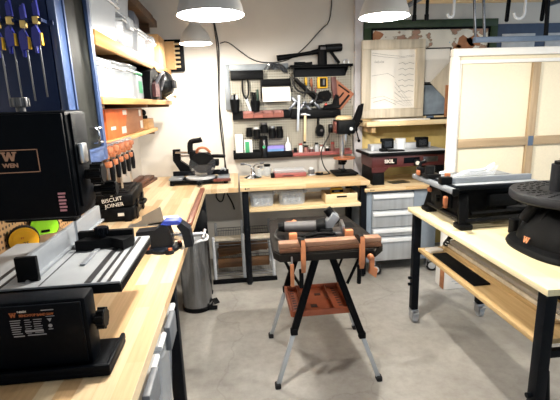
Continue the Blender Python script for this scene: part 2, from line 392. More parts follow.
# clamps hung on the cabinet side
rk = thing('clamp_rack', 'narrow dark clamp rack on the side of the blue cabinet', 'rack', (-.73, 1.63, 1.9))
MB().bx(-.97, -.61, 1.626, 1.634, 1.942, 1.958, .002).build('rail', 'shaded_blue', rk, world=True)
for k in range(5):
    MB().bx(-.640-.042*k, -.628-.042*k, 1.578, 1.625, 1.945, 1.957, .002).build('peg', 'shaded_blue', rk, world=True)
CL = ['blue quick clamp hanging on the blue cabinet side, nearest the cabinet door', 'blue quick clamp on the cabinet side, second from the door', 'blue quick clamp on the cabinet side, third from the door', 'blue quick clamp on the cabinet side, at the left edge of the photo']
for k in range(4):
    x = -.648-.042*k
    c = thing('bar_clamp', CL[k], 'clamp', (x, 1.585, 1.70-.012*(k % 2)), 0, 'blue clamps on the cabinet side')
    MB().bx(-.0025, .0025, -.002, .002, 0, .31, .0008).build('bar', 'dark_steel', c)
    m = MB(); m.prism([(-.016, .165), (.006, .17), (.009, .205), (-.001, .235), (-.015, .225), (-.019, .195)], 'y', -.009, .009); m.bx(-.016, -.007, -.007, .007, .145, .17, .003)
    m.prism([(-.004, .265), (.012, .265), (.010, .315), (-.004, .30)], 'y', -.007, .007); m.build('jaw', 'clamp_blue', c)
    MB().bx(.005, .013, -.007, .007, .17, .21, .002).build('pad', 'yellow', c)
    MB().bx(-.010, .010, -.008, .008, .238, .262, .003).build('sliding_head', 'brass_yellow', c)

# ================================================================ pegboard on the left wall with two tapes
pb = solo(MB().bx(-.9995, -.99, .9, 2.7, .98, 1.41), 'pegboard', 'pegboard_brown', 'brown pegboard on the left wall behind the band saw', 'pegboard')
def tape(name, label, loc, body, rz, r=.05):
    t = thing(name, label, 'tape measure', loc, rz)
    pts = [(r*math.cos(a), r*math.sin(a)+r) for a in [math.radians(x) for x in range(-40, 221, 13)]]
    ring = [(x*1.08, (z-r)*1.08+r) for x, z in pts]
    MB().prism(ring, 'y', -.014, .016).build('rim', 'rubber', t)
    MB().prism(pts, 'y', -.023, -.0142).build('shell', body, t)
    MB().prism([(x*.72, (z-r)*.72+r+.004) for x, z in pts], 'y', -.025, -.0232).build('face', body, t)
    MB().bx(-.008, .008, .0162, .026, .02, .075, .002).build('belt_clip', 'steel', t)
    return t
t = tape('tape_measure', 'yellow tape measure hung on the brown pegboard', (-.935, 1.83, 1.062), 'yellow', 27, .056)
text('25', .022, 'ink', 'lettering', t, (.006, -.0256, .042)); text('FT', .012, 'red', 'lettering', t, (-.004, -.0256, .068))
t = tape('tape_measure', 'neon green tape measure beside the yellow one', (-.930, 2.02, 1.068), 'neon_green', 27, .058)
MB().bx(-.018, .018, -.0262, -.0252, .03, .042, .001).build('logo_bar', 'black', t)
solo(MB().bx(-.989, -.90, 1.70, 2.20, 1.048, 1.060, .002), 'tape_ledge', 'steel', 'narrow steel ledge on the brown pegboard under the two tape measures', 'ledge')

# ================================================================ band saw (foreground)
bs = thing('band_saw', 'black benchtop band saw in the left foreground with pale metal table', 'band saw', (-.58, 1.14, .945))
m = MB(); m.bx(-.93, -.375, 1.045, 1.215, .946, .968, .008); m.bx(-.93, -.375, 1.045, 1.058, .96, .982, .005); m.bx(-.388, -.375, 1.05, 1.215, .96, .982, .005)
m.build('base', 'navy_black', bs, world=True)
m = MB(); m.bx(-.90, -.425, 1.075, 1.150, .969, 1.168, .010); m.bx(-.80, -.50, 1.16, 1.21, .969, 1.12, .01); lh = m.build('lower_housing', 'navy_black', bs, world=True)
MB().bx(-.89, -.435, 1.066, 1.0745, .985, 1.160, .003).build('cover', 'navy_black', bs, world=True)
m = MB().bx(-1.0+.02, -.83, 1.09, 1.21, .97, 1.66, .01); m.build('column', 'navy_black', bs, world=True)
m = MB().bx(-.93, -.405, 1.075, 1.21, 1.385, 1.652, .012); m.build('upper_housing', 'navy_black', bs, world=True)
MB().bx(-.92, -.412, 1.066, 1.0745, 1.392, 1.646, .003).build('cover', 'navy_black', bs, world=True)
m = MB().bx(-.4045, -.399, 1.09, 1.19, 1.41, 1.645, .002); m.build('side_panel', 'navy_black', bs, world=True)
m = MB(); m.bx(-.3985, -.385, 1.10, 1.135, 1.52, 1.57, .004); m.build('latch', 'steel', bs, world=True)
def knob(m, c, ax, r, h, teeth=10):
    c = Vector(c); ax = Vector(ax)
    m.lathe([(0, 0), (r*.55, 0), (r*.55, h*.3), (r*.95, h*.34), (r, h*.45), (r, h*.9), (r*.9, h), (0, h)], c, ax, 24)
    u = ax.orthogonal().normalized(); w = ax.cross(u)
    for i in range(teeth):
        a = 2*PI*i/teeth; p = c+(u*math.cos(a)+w*math.sin(a))*r
        m.cyl(p+ax*h*.36, p+ax*h*.95, r*.16, n=8)
for p, r, h in (((-.399, 1.14, 1.487), .026, .045), ((-.399, 1.19, 1.437), .019, .06), ((-.424, 1.115, 1.085), .027, .034)):
    m = MB(); knob(m, p, (1, 0, 0), r, h); m.build('knob', 'black', bs, world=True)
m = MB(); m.bx(-.60, -.43, 1.10, 1.20, 1.376, 1.384, .003); m.bx(-.47, -.435, 1.12, 1.16, 1.366, 1.384); m.build('guide_bracket', 'black', bs, world=True)
m = MB(); m.bx(-.615, -.59, 1.52, 1.56, 1.31, 1.40, .004); m.bx(-.62, -.585, 1.21, 1.56, 1.40, 1.47, .006); m.build('blade_guard', 'black', bs, world=True)
m = MB(); m.bx(-.607, -.597, 1.5395, 1.5405, 1.12, 1.40); m.build('blade', 'steel', bs, world=True)
m = MB(); m.sph((-.58, 1.55, 1.335), .014); m.cyl((-.61, 1.55, 1.335), (-.565, 1.55, 1.335), .006); m.build('guide_bearing', 'black', bs, world=True)
m = MB(); knob(m, (-.535, 1.14, 1.6525), (0, 0, 1), .020, .034); m.build('tension_knob', 'grey_tool', bs, world=True)
# table
m = MB(); m.bx(-.86, -.362, 1.185, 1.625, 1.142, 1.15, .003); bt = m
sk = MB(); m = sk; m.bx(-.862, -.36, 1.183, 1.195, 1.115, 1.1415, .003); m.bx(-.372, -.36, 1.195, 1.625, 1.115, 1.1415, .003); m.bx(-.862, -.36, 1.615, 1.627, 1.115, 1.1415, .003); m.bx(-.8, -.42, 1.25, 1.55, 1.1285, 1.1415, .004)
m = bt; m.m = 1
for x, w in ((-.455, .020), (-.424, .011), (-.396, .011), (-.59, .004), (-.735, .014), (-.70, .009)): m.bx(x-w/2, x+w/2, 1.188, 1.61, 1.1495, 1.1512)
m.bx(-.625, -.565, 1.50, 1.56, 1.1495, 1.1510); tb = m.build('table', ['saw_table', 'stripe_dark'], bs, world=True); sk.build('table_skirt', 'black', tb, world=True)
m = MB(); m.cyl((-.602, 1.54, 1.1512), (-.602, 1.54, 1.1522), .022); m.build('throat_plate', 'dark_steel', tb, world=True); tb.location.z += .012
f = MB(); f.bx(-.648, -.628, 1.245, 1.90, 1.152, 1.222, .003); f.bx(-.655, -.615, 1.245, 1.90, 1.152, 1.160, .002); fe = f.build('fence', 'alu', bs, world=True); RAISE = [fe]
m = MB(); m.bx(-.668, -.606, 1.228, 1.2445, 1.135, 1.226, .004); m.build('end_cap', 'black', fe, world=True)
m = MB().cyl((-.637, 1.2278, 1.15), (-.637, 1.2238, 1.15), .007); m.build('screw', 'steel', fe, world=True)
# mitre gauge
g = MB(); g.prism([(-.59, 1.48), (-.565, 1.53), (-.405, 1.56), (-.395, 1.51), (-.42, 1.46), (-.47, 1.50), (-.53, 1.475)], 'z', 1.153, 1.188)
g.bx(-.595, -.40, 1.525, 1.55, 1.153, 1.208, .004); mg = g.build('miter_gauge', 'black', bs, world=True); RAISE.append(mg)
m = MB(); knob(m, (-.505, 1.515, 1.189), (0, 0, 1), .022, .038); m.build('knob', 'navy_black', mg, world=True)
MB().bx(-.525, -.508, 1.33, 1.52, 1.1515, 1.1575, .002).build('bar', 'alu', mg, world=True)
for o in RAISE: o.location.z += .012
# badge and data label
bd = MB()
X0, X1, Z0, Z1, Y = -.66, -.478, 1.508, 1.564, 1.0655
for a, b, c, d_ in ((X0, X1, Z0, Z0+.0022), (X0, X1, Z1-.0022, Z1), (X0, X0+.0022, Z0, Z1), (X1-.0022, X1, Z0, Z1)): bd.bx(a, b, Y-.0006, Y, c, d_)
bd.build('badge', 'badge_copper', bs, world=True)
def wlogo(w, h, name, mt, parent, loc, rot=(90, 0, 0)):
    """slab-serif W"""
    m = MB()
    P = [(-.5, .5), (-.2, .5), (-.2, .34), (-.27, .34), (-.21, -.08), (-.07, .5), (.07, .5), (.21, -.08), (.27, .34), (.2, .34), (.2, .5), (.5, .5), (.5, .34), (.43, .34), (.28, -.5), (.12, -.5), (0, .0), (-.12, -.5), (-.28, -.5), (-.43, .34), (-.5, .34)]
    m.prism([(x*w, y*h) for x, y in P], 'z', 0, .0008)
    o = m.build(name, mt, parent); o.location = loc; o.rotation_euler = [math.radians(a) for a in rot]; return o
L = bs.location
def rel(x, y, z): return (x-L.x, y-L.y, z-L.z)
wlogo(.036, .022, 'logo', 'badge_copper', bs, rel(-.545, 1.0655, 1.548))
text('WEN', .0135, 'badge_copper', 'lettering', bs, rel(-.545, 1.0655, 1.526), sx=1.15, bold=.0006)
wlogo(.018, .013, 'logo', 'label_orange', bs, rel(-.606, 1.0655, 1.137))
text('9-INCH', .0068, 'label_white', 'lettering', bs, rel(-.583, 1.0655, 1.1445), bold=.0002)
text('BENCHTOP BAND SAW', .0094, 'label_orange', 'lettering', bs, rel(-.548, 1.0655, 1.1335), sx=.86, bold=.0003)
m = MB()
for k in range(7):
    z = 1.121-k*.0063
    m.bx(-.616+.001*k*.3, -.589-.002*(k % 3), Y-.0006, Y, z-.0011, z+.0011)
    if k != 5: m.bx(-.580, -.566+.003*(k % 2), Y-.0006, Y, z-.0009, z+.0009); m.bx(-.558, -.536-.002*(k % 3), Y-.0006, Y, z-.0009, z+.0009)
m.bx(-.582, -.536, Y-.0006, Y, 1.086, 1.0915); m.bx(-.535, -.503, Y-.0006, Y, 1.1440, 1.1465); m.bx(-.525, -.503, Y-.0006, Y, 1.1265, 1.1280); m.bx(-.612, -.585, Y-.0006, Y, 1.0745, 1.0775); m.bx(-.577, -.530, Y-.0006, Y, 1.0755, 1.0785)
m.cyl((-.517, Y, 1.100), (-.517, Y-.0006, 1.100), .0052); m.prism([(-.523, 1.121), (-.511, 1.121), (-.517, 1.111)], 'y', Y-.0006, Y); m.bx(-.523, -.511, Y-.0006, Y, 1.0895, 1.0915)
m.build('data_label', 'label_dim', bs, world=True)
m = MB()
for k in range(6):
    z = 1.452-.0085*k; m.bx(-.447, -.429-.002*(k % 2), Y-.0006, Y, z-.0026, z+.0022)
m.build('warning_label', 'pink', bs, world=True)

# ================================================================ hand-lettered tool case
cs = thing('tool_case', 'black plastic tool case with white hand lettering on the left worktop', 'tool case', (-.835, 2.90, .945), 4); cs.scale = (1.1, 1.1, 1.1)
m = MB(); m.bx(-.13, .13, -.20, .20, .006, .085, .016); 
for y in (-.12, .12): m.bx(.128, .136, y-.03, y+.03, .0, .07, .004)
for x in (-.09, .09): m.bx(x-.02, x+.02, -.207, -.198, 0, .07, .004)
m.build('case_base', 'black', cs)
m = MB(); m.bx(-.13, .13, -.20, .20, .087, .165, .02); m.bx(-.10, .10, -.17, .17, .163, .172, .005)
for y in (-.12, 0, .12): m.bx(-.08, .08, y-.016, y+.016, .171, .176, .003)
m.build('lid', 'black', cs)
for y in (-.1, .1): MB().bx(.13, .142, y-.022, y+.022, .06, .115, .004).build('latch', 'black_gloss', cs)
MB().tube([(.134, -.055, .075), (.165, -.055, .075), (.165, .055, .075), (.134, .055, .075)], .009, smooth=1).build('handle', 'black', cs)
text('BISCUIT', .031, 'label_white', 'lettering', cs, (.012, -.2012, .134), rot=(90, -8, 0), sx=1.05)
text('JOINER', .031, 'label_white', 'lettering', cs, (.022, -.2012, .102), rot=(90, -6, 0), sx=1.05)
MB().bx(.035, .085, -.2035, -.2, .036, .054, .001).build('paper_label', 'label_white', cs)

# ================================================================ dark blanks, sheet, vise, strip
BL = ['dark walnut board lying lowest beside the miter saw', 'dark walnut board lying on top of the lowest board by the left wall', 'short dark walnut board topmost beside the miter saw']
for k, (x, y, l, z, w) in enumerate(((-.90, 3.98, .62, .9455, .10), (-.905, 4.0, .56, .9715, .09), (-.93, 3.9, .42, .9975, .05))):
    solo(MB().bx(-w/2, w/2, -l/2, l/2, 0, .025, .003), 'wood_board', 'walnut', BL[k], 'board', (x, y, z), -6+3*k, 'dark boards by the left wall')
sq = thing('sheet_metal', 'folded grey sheet metal piece on white paper behind the vise', 'sheet metal', (-.55, 2.56, .9455), 0)
m = MB(); m.prism([(-.14, 0), (-.06, .035), (-.055, .06), (.06, .115), (.075, .02), (-.02, .012), (-.05, 0)], 'y', -.004, .004); m.prism([(-.14, 0), (.07, 0), (.07, .004), (-.14, .004)], 'y', -.02, .05); m.build('sheet', 'sheet_steel', sq)
solo(MB().bx(-.09, .09, -.1, .1, 0, .004, .001), 'paper_pad', 'paper', 'white paper pad lying between the grey sheet and the vise', 'paper', (-.495, 2.66, .9455), 8)

vs = thing('bench_vise', 'dark bench vise with a bright blue top clamped at the worktop edge', 'vise', (-.40, 2.08, .945))
m = MB(); m.lathe([(0, 0), (.075, 0), (.075, .014), (.055, .026), (0, .026)], n=24)
for a in (0, 90, 180, 270):
    c, s = math.cos(math.radians(a+30)), math.sin(math.radians(a+30)); m.cyl((c*.075, s*.075, 0), (c*.075, s*.075, .02), .022)
m.build('swivel_base', 'vise_dark', vs)
m = MB()
for a in (30, 120, 210, 300): m.cyl((.085*math.cos(math.radians(a)), .085*math.sin(math.radians(a)), .0205), (.085*math.cos(math.radians(a)), .085*math.sin(math.radians(a)), .03), .011, n=6)
m.build('bolts', 'tray_orange', vs)
m = MB(); m.prism([(-.055, .026), (.05, .026), (.05, .075), (.035, .13), (.0, .14), (-.03, .115), (-.12, .11), (-.125, .08), (-.06, .07)], 'y', -.038, .038); m.build('fixed_body', 'vise_dark', vs)
m = MB(); m.prism([(-.0, .1415), (.02, .158), (.085, .158), (.10, .148), (.092, .136), (.03, .136)], 'y', -.036, .036); m.build('anvil', 'vise_blue', vs)
m = MB(); m.prism([(.078, .128), (.10, .145), (.14, .11), (.15, .02), (.11, .015), (.10, .09)], 'y', -.038, .038); m.build('moving_jaw', 'vise_dark', vs)
MB().bx(.05, .11, -.02, .02, .05, .085, .004).build('slide', 'steel', vs); MB().cyl((.15, 0, .07), (.215, 0, .07), .011).build('screw', 'steel', vs)
m = MB(); m.cyl((.205, -.06, .07), (.205, .06, .07), .006); m.sph((.205, -.06, .07), .010); m.sph((.205, .06, .07), .010); m.build('handle', 'steel', vs)
solo(MB().bx(-.018, .018, -.56, .56, 0, .022, .003), 'wood_strip', 'cherry', 'long reddish brown wood strip along the far front edge of the worktop', 'wood strip', (-.318, 3.04, .9455))

# ================================================================ stainless waste bin
tc = thing('trash_can', 'round stainless steel pedal bin with a white liner under the worktop corner', 'trash can', (-.405, 3.32, 0))
m = MB().lathe([(.118, .035), (.122, .04), (.122, .60), (.118, .605), (.112, .60), (.112, .05), (0, .05)], n=40); m.build('body', 'brushed', tc)
MB().lathe([(0, .001), (.125, .001), (.127, .034), (.118, .036), (0, .036)], n=36).build('base_ring', 'black', tc)
m = MB(); m.tube([(.121*math.cos(a), .121*math.sin(a), .607+.006*math.sin(5*a)) for a in [2*PI*i/36 for i in range(36)]], .011, closed=True); m.lathe([(.108, .606), (.106, .45), (.09, .42), (0, .42)], n=30); m.build('liner', 'white_plastic', tc)
m = MB().lathe([(.128, .60), (.134, .61), (.128, .645), (.10, .66), (0, .665)], (0, .0, 0), n=32)
m = MB(); m.M = Matrix.Translation((0, .10, .61)) @ Matrix.Rotation(math.radians(70), 4, 'X'); m.lathe([(0, .02), (.08, .016), (.12, 0), (.12, -.012), (0, -.012)], (0, .12, 0), n=32); m.build('lid', 'black', tc)
m = MB(); m.bx(.10, .165, -.10, -.05, .012, .026, .005); m.bx(.06, .12, -.09, -.06, .012, .03, .004); m.ob((.15, -.02, .05), (.05, .06, .012), (25, 0, 30), .005); m.build('pedal', 'black', tc)
# ================================================================ wall shelves on the left
def shelf(label, y0, y1, xf, z, th, slats=0, lip=.03):
    s = thing('wall_shelf', label, 'shelf', ((WL+xf)/2, (y0+y1)/2, z-th))
    MB().bx(WL+.003, xf-.021, y0, y1, z-.02, z, .002).build('board', 'shelf_pine', s, world=True)
    MB().bx(xf-.02, xf, y0, y1, z-th, z+.001, .003).build('front_rail', 'plywood', s, world=True)
    n = max(2, int((y1-y0)/.55))
    for k in range(n):
        y = y0+.06+(y1-y0-.12)*k/(n-1)
        m = MB(); m.bx(WL+.003, xf-.022, y-.02, y+.02, z-.055, z-.021, .002); m.build('bracket', 'lumber_dark', s, world=True)
    return s
shelf('long pine wall shelf holding the clear bins, above the lower shelf', 2.06, 4.36, -.60, 2.0, .065)
shelf('pine wall shelf holding white tubs and the dark bag', 2.06, 4.22, -.60, 1.71, .035)
shelf('small low pine wall shelf under the orange printed box', 2.46, 4.02, -.72, 1.475, .03)
m = MB(); m.bx(WL+.003, -.70, 3.0, 4.40, 2.40, 2.46, .003)
up = thing('upper_shelf', 'dark timber shelf near the ceiling at the top of the left wall', 'shelf', (-.85, 3.7, 2.40)); m.build('board', 'lumber_dark', up, world=True)
for y in (3.2, 4.2):
    MB().bx(WL+.003, -.74, y-.02, y+.02, 2.32, 2.399).build('bracket', 'lumber_dark', up, world=True)
for k, x in enumerate((-.76, -.84)):
    solo(MB().bx(-.035, .035, -.6, .62, 0, .04, .004), 'lumber', 'lumber_dark', ['square timber on the upper shelf, nearer the room', 'square timber on the upper shelf, nearer the wall'][k], 'timber', (x, 3.74, 2.4605), 0, 'timbers on the upper shelf')

tote('clear_bin', 'largest clear plastic bin on the top shelf, next to the blue cabinet', (-.80, 2.38, 2.0015), .36, .52, .22, 'clear_soft', None, group='clear bins on the top shelf')
tote('clear_bin', 'clear plastic bin on the top shelf, second from the blue cabinet', (-.80, 2.86, 2.0015), .36, .36, .17, 'clear_plastic', 'clear_soft', group='clear bins on the top shelf')
tote('clear_bin', 'clear plastic bin on the top shelf, third from the blue cabinet', (-.80, 3.24, 2.0015), .36, .34, .16, 'clear_soft', None, group='clear bins on the top shelf')
tote('clear_bin', 'clear plastic bin on the top shelf, fourth from the cabinet with a pale sheet inside', (-.80, 3.60, 2.0015), .36, .32, .17, 'clear_plastic', 'clear_soft', group='clear bins on the top shelf')
tote('clear_bin', 'clear bin stacked on the second bin of the top shelf', (-.80, 2.86, 2.20), .34, .34, .16, 'clear_soft', None, group='clear bins on the top shelf')
fill('pale packets inside the second clear bin of the top shelf', (-.80, 2.86, 2.007), .28, .28, .13, 'white_plastic')
fill('pale papers inside the fourth clear bin of the top shelf', (-.80, 3.60, 2.007), .28, .24, .12, 'light_grey')
m = MB(); m.bx(-.14, .14, -.12, .12, 0, .115, .03); solo(m, 'fabric_pouch', 'bag_grey', 'grey fabric pouch lying on the third clear bin of the top shelf', 'pouch', (-.79, 3.24, 2.188), 6)
t = thing('cardboard_box', 'brown cardboard box at the far end of the top shelf', 'box', (-.78, 3.98, 2.0015))
MB().bx(-.17, .17, -.16, .16, 0, .25, .003).build('carton', 'cardboard', t)
m = MB(); m.bx(-.17, .17, -.005, .03, .2501, .2508); m.build('tape', 'tan', t)
t = thing('bit_case', 'open black bit case with pale bits hung on the back wall beside the top shelf', 'tool case', (-.56, 4.43, 1.99))
MB().bx(-.10, .09, -.045, .017, 0, .30, .014).build('case_body', 'black', t)
MB().bx(-.085, .01, -.049, -.0455, .02, .28, .001).build('card', 'cardboard', t)
for k in range(6): MB().cyl((.0, -.05, .045+.042*k), (.055, -.05, .045+.042*k), .010).build('bit', 'tan', t)
for k in range(5): MB().bx(.03, .07, -.052, -.046, .06+.042*k, .07+.042*k).build('clip', 'black_matte', t)

# lower shelf
def tub(label, y, w, h, mt, fm=None, fl=None):
    t = tote('plastic_tub', label, (-.77, y, 1.7115), .30, w, h, mt, None, group='white tubs on the lower shelf')
    if fm: fill(fl, (-.77, y, 1.717), .24, w*.74, h*.8, fm)
tub('white plastic tub on the lower shelf, touching the blue cabinet side', 2.22, .22, .16, 'clear_soft')
tub('clear tub with beige and dark odds on the lower shelf', 2.50, .25, .17, 'clear_plastic', 'jumble_warm', 'beige odds inside the clear tub on the lower shelf')
tub('clear tub with blue packets on the lower shelf', 2.78, .25, .18, 'clear_plastic', 'sky_print', 'blue packets inside the clear tub on the lower shelf')
t = thing('food_jar', 'tall clear jar with greenish contents on the lower shelf beside the dark bag', 'jar', (-.72, 3.08, 1.7115))
MB().bx(-.08, .08, -.09, .09, 0, .16, .012).build('jar_body', 'clear_soft', t); MB().bx(-.082, .082, -.092, .092, .161, .18, .005).build('lid', 'green', t); MB().bx(.0805, .0815, -.05, .05, .04, .12).build('label_band', 'green', t)
t = thing('tool_bag', 'dark maroon and black tool bag slumped on the lower shelf', 'bag', (-.74, 3.45, 1.7115))
m = MB(); m.prism([(-.24, 0), (.22, 0), (.24, .08), (.16, .21), (0, .25), (-.18, .2), (-.26, .07)], 'x', -.16, .14); m.build('bag_body', 'black_matte', t)
m = MB(); m.prism([(-.18, .02), (.0, .02), (.0, .10), (-.08, .14), (-.17, .11)], 'x', .141, .165); m.build('pocket', 'bag_maroon', t)
MB().tube([(.15, -.12, .1), (.2, -.05, .2), (.2, .08, .2), (.15, .15, .08)], .012, smooth=2).build('strap', 'bag_grey', t)
t = thing('helmet', 'rounded black helmet at the far end of the lower shelf', 'helmet', (-.65, 3.93, 1.7115))
m = MB(); m.sph((0, 0, .135), .13, (1.0, 1.2, 1.02), 20); m.build('shell', 'black_gloss', t)
m = MB(); m.bx(.116, .138, -.07, .07, .10, .17, .006); m.build('visor', 'charcoal', t)
MB().tube([(.06, -.09, .01), (.12, -.05, .05), (.125, .02, .03)], .012, smooth=1).build('strap', 'tan', t)

# printed box on the small shelf
t = thing('printed_box', 'flat brown box with an orange printed end on the small low shelf', 'box', (-.85, 3.07, 1.4765))
MB().bx(-.11, .10, -.50, .50, 0, .175, .003).build('carton', 'board_brown', t)
m = MB(); m.bx(.1002, .1018, -.50, -.12, 0, .175); m.bx(-.11, .10, -.5018, -.5002, 0, .175); m.prism([(-.12, .0), (.02, .175), (-.12, .175)], 'x', .1002, .1018); m.build('print', 'orange_print', t)
for y, z, w, h in ((.36, .115, .07, .05), (.38, .02, .08, .06), (-.18, .015, .11, .045), (-.12, .135, .10, .032), (-.42, .05, .10, .02)): MB().bx(.102, .1035, y, y+w, z, z+h).build('sticker', 'label_white', t)
t = thing('wood_block', 'pale wooden block at the far end of the small low shelf', 'block', (-.82, 3.78, 1.4765)); MB().bx(-.10, .09, -.10, .13, 0, .085, .004).build('block', 'plywood', t)
m = MB(); m.ob((0, 0, .014), (.10, .16, .028), (0, 0, 20), .006); m.tube([(0, -.05, .03), (.03, 0, .06), (.02, .06, .03)], .008, smooth=1); m.sph((.02, .02, .05), .03)
solo(m, 'hand_tool', 'black', 'small black hand tool lying on the pale wooden block', 'tool', (-.82, 3.8, 1.562))

# copper F-clamps hung from the small shelf
FN = ['nearest the blue cabinet', 'second from the cabinet', 'third from the cabinet', 'fourth from the cabinet', 'fifth, nearest the corner']
for k in range(5):
    y = 2.27+.115*k; l = .22 if k % 2 else .27
    c = thing('f_clamp', 'copper headed F-clamp hanging under the printed box, '+FN[k], 'clamp', (-.682, y, 1.468-l), 0, 'copper clamps under the printed box')
    MB().bx(-.006, .006, -.003, .003, 0, l, .001).build('bar', 'steel', c)
    m = MB(); m.bx(-.012, .03, -.034, .034, l-.04, l-.012, .004); m.bx(-.012, .02, -.034, -.014, l-.07, l-.01, .004); m.bx(-.012, .02, .014, .034, l-.06, l-.01, .004); m.build('jaw', 'copper', c)
    MB().bx(-.01, .02, -.018, .022, l-.115, l-.085, .004).build('sliding_jaw', 'copper', c)
    MB().lathe([(0, 0), (.011, .004), (.014, .05), (.012, .10), (.006, .12), (0, .12)], (.012, .032, l-.195), n=14).build('grip', 'black', c)
m = MB(); m.bx(-.012, .012, -.36, .34, 0, .02, .003)
solo(m, 'clamp_bracket', 'steel', 'steel hanging bracket carrying the copper clamps', 'bracket', (-.7078, 2.56, 1.450))
t = thing('dark_board', 'dark brown board with a green foot leaning on the left wall behind the copper clamps', 'board', (-.985, 3.35, .9465))
MB().bx(0, .018, -.18, .17, .09, .50, .002).build('board', 'lumber_dark', t); MB().bx(0, .02, -.18, .17, 0, .0895, .002).build('foot', 'green', t)

# ================================================================ sliding miter saw on the corner
ms = thing('miter_saw', 'black sliding miter saw with a clear blade guard in the back corner', 'miter saw', (-.36, 3.98, .9455)); ms.scale = (.94, .94, .86)
m = MB(); m.bx(-.29, .27, -.13, .12, .022, .052, .006)
for x in (-.27, .25):
    for y in (-.11, .10): m.cyl((x, y, 0), (x, y, .024), .022)
m.cyl((0, 0, .012), (0, 0, .053), .15, n=32); m.build('base', 'black', ms)
m = MB(); m.bx(-.30, -.17, -.12, .10, .053, .073, .004); m.build('side_table', 'alu', ms)
m = MB(); m.bx(.17, .29, -.12, .10, .053, .069, .004); m.build('side_table', 'alu', ms)
m = MB().cyl((0, -.01, .054), (0, -.01, .070), .145, n=36); m.build('turntable', 'light_grey', ms)
MB().bx(-.28, -.06, .055, .075, .070, .125, .006).build('fence', 'black_steel', ms); MB().bx(.06, .28, .055, .075, .070, .125, .006).build('fence', 'black_steel', ms)
m = MB(); m.bx(-.02, .03, -.23, -.10, .03, .052, .006); m.cyl((.005, -.23, .041), (.005, -.27, .041), .022); m.build('miter_handle', 'black', ms)
MB().bx(.13, .30, -.16, -.135, .03, .06, .006).build('front_grip', 'dark_red_tool', ms)
m = MB(); m.prism([(-.19, .075), (-.11, .075), (-.10, .15), (-.20, .235), (-.20, .36), (-.27, .36), (-.275, .24)], 'y', .10, .17); m.build('tilt_arm', 'black', ms)
for y, z in ((.12, .33), (.15, .29)): MB().cyl((-.24, y-.03, z), (.02, y-.06, z-.01), .013).build('slide_rail', 'chrome', ms)
m = MB(); m.bx(-.10, -.03, .02, .15, .255, .345, .012); m.bx(-.03, .11, .02, .12, .22, .32, .02); m.build('carriage', 'black', ms)
m = MB(); m.cyl((.03, -.045, .205), (.03, -.04, .205), .100, n=48); m.build('blade', 'dark_steel', ms)
m = MB()
import math as _m
arc = [(.03+.128*_m.cos(_m.radians(a)), .205+.128*_m.sin(_m.radians(a))) for a in range(-20, 201, 10)]
m.prism(arc+[(.03-.05, .20), (.08, .20)], 'y', -.062, -.032); m.build('upper_guard', 'black', ms)
m = MB(); arc = [(.03+.13*_m.cos(_m.radians(a)), .205+.13*_m.sin(_m.radians(a))) for a in range(150, 391, 10)]
m.prism(arc+[(.07, .205), (0, .205)], 'y', -.075, -.063); m.build('lower_guard', 'smoke_clear', ms)
m = MB(); m.cyl((.03, -.032, .205), (.03, .10, .205), .052); m.cyl((.03, .10, .205), (.03, .15, .205), .045); m.build('motor', 'black', ms)
m = MB(); m.tube([(-.02, -.02, .33), (-.0, -.04, .385), (.07, -.04, .385), (.11, -.03, .33)], .014, smooth=2); m.build('carry_handle', 'copper', ms)
m = MB(); m.tube([(-.09, .07, .31), (-.09, .07, .42), (-.07, .065, .45), (.0, .06, .455), (.03, .06, .465)], .028, n=14, smooth=1); m.build('dust_port', 'black_matte', ms)
m = MB(); m.tube([(.10, .0, .285), (.17, -.04, .29), (.255, -.06, .285)], .020, n=12, smooth=1); m.build('trigger_grip', 'black', ms)
m = MB(); m.bx(.11, .19, -.02, .09, .175, .245, .012); m.build('battery', 'black', ms)
m = MB(); m.tube([(.20, .05, .12), (.23, .03, .15), (.25, .06, .11), (.21, .1, .12)], .012, n=8, smooth=2, closed=True); m.build('loose_bag', 'clear_soft', ms)

# ================================================================ chrome wire rack under the bench with dark lumber
wr = thing('wire_rack', 'low chrome wire rack on the floor under the back bench', 'rack', (0, 4.05, 0))
for x in (-.275, .0, .285, ):
    for y in (3.80, 4.28):
        h = .44 if x < -.1 else .46
        m = MB(); m.cyl((x, y, .02), (x, y, h), .0155, n=14); m.cyl((x, y, h), (x, y, h+.012), .016, .011, n=14); m.cyl((x, y, 0), (x, y, .022), .018)
        for q in range(8): m.cyl((x, y, .05+q*.05), (x, y, .054+q*.05), .0165, n=14)
        m.build('post', 'light_grey', wr, world=True)
for z in (.06, .365):
    m = MB()
    for y in (3.80, 4.28):
        for dz in (0, .03): m.tube([(-.275, y, z+dz), (.285, y, z+dz)], .004, n=6)
    for k in range(23): m.tube([(-.265+.025*k, 3.80, z+.03), (-.265+.025*k, 4.28, z+.03)], .002, n=5)
    m.build('wire_shelf', 'dark_steel', wr, world=True)
solo(MB().bx(-.30, .31, -.02, .02, 0, .035, .004), 'floor_batten', 'black', 'black batten on the floor along the front of the wire rack', 'batten', (0, 3.762, 0))
LBL = ['dark brown plank lying lowest inside the wire rack', 'dark plank leaning diagonally inside the wire rack', 'brown plank at the back inside the wire rack']
for k, (y, z, a) in enumerate(((3.90, .096, 0), (4.0, .20, 7), (4.14, .18, -3))):
    m = MB(); m.ob((0, 0, .055), (.50, .03, .09), (0, -a, 0), .003)
    solo(m, 'plank', 'lumber_dark', LBL[k], 'plank', (.0, y, z), 0, 'planks in the wire rack')
solo(MB().bx(-.27, .27, -.05, .05, 0, .022, .003), 'pale_board', 'frame_wood', 'pale grey board lying across the top of the wire rack', 'board', (.0, 3.87, .4005))
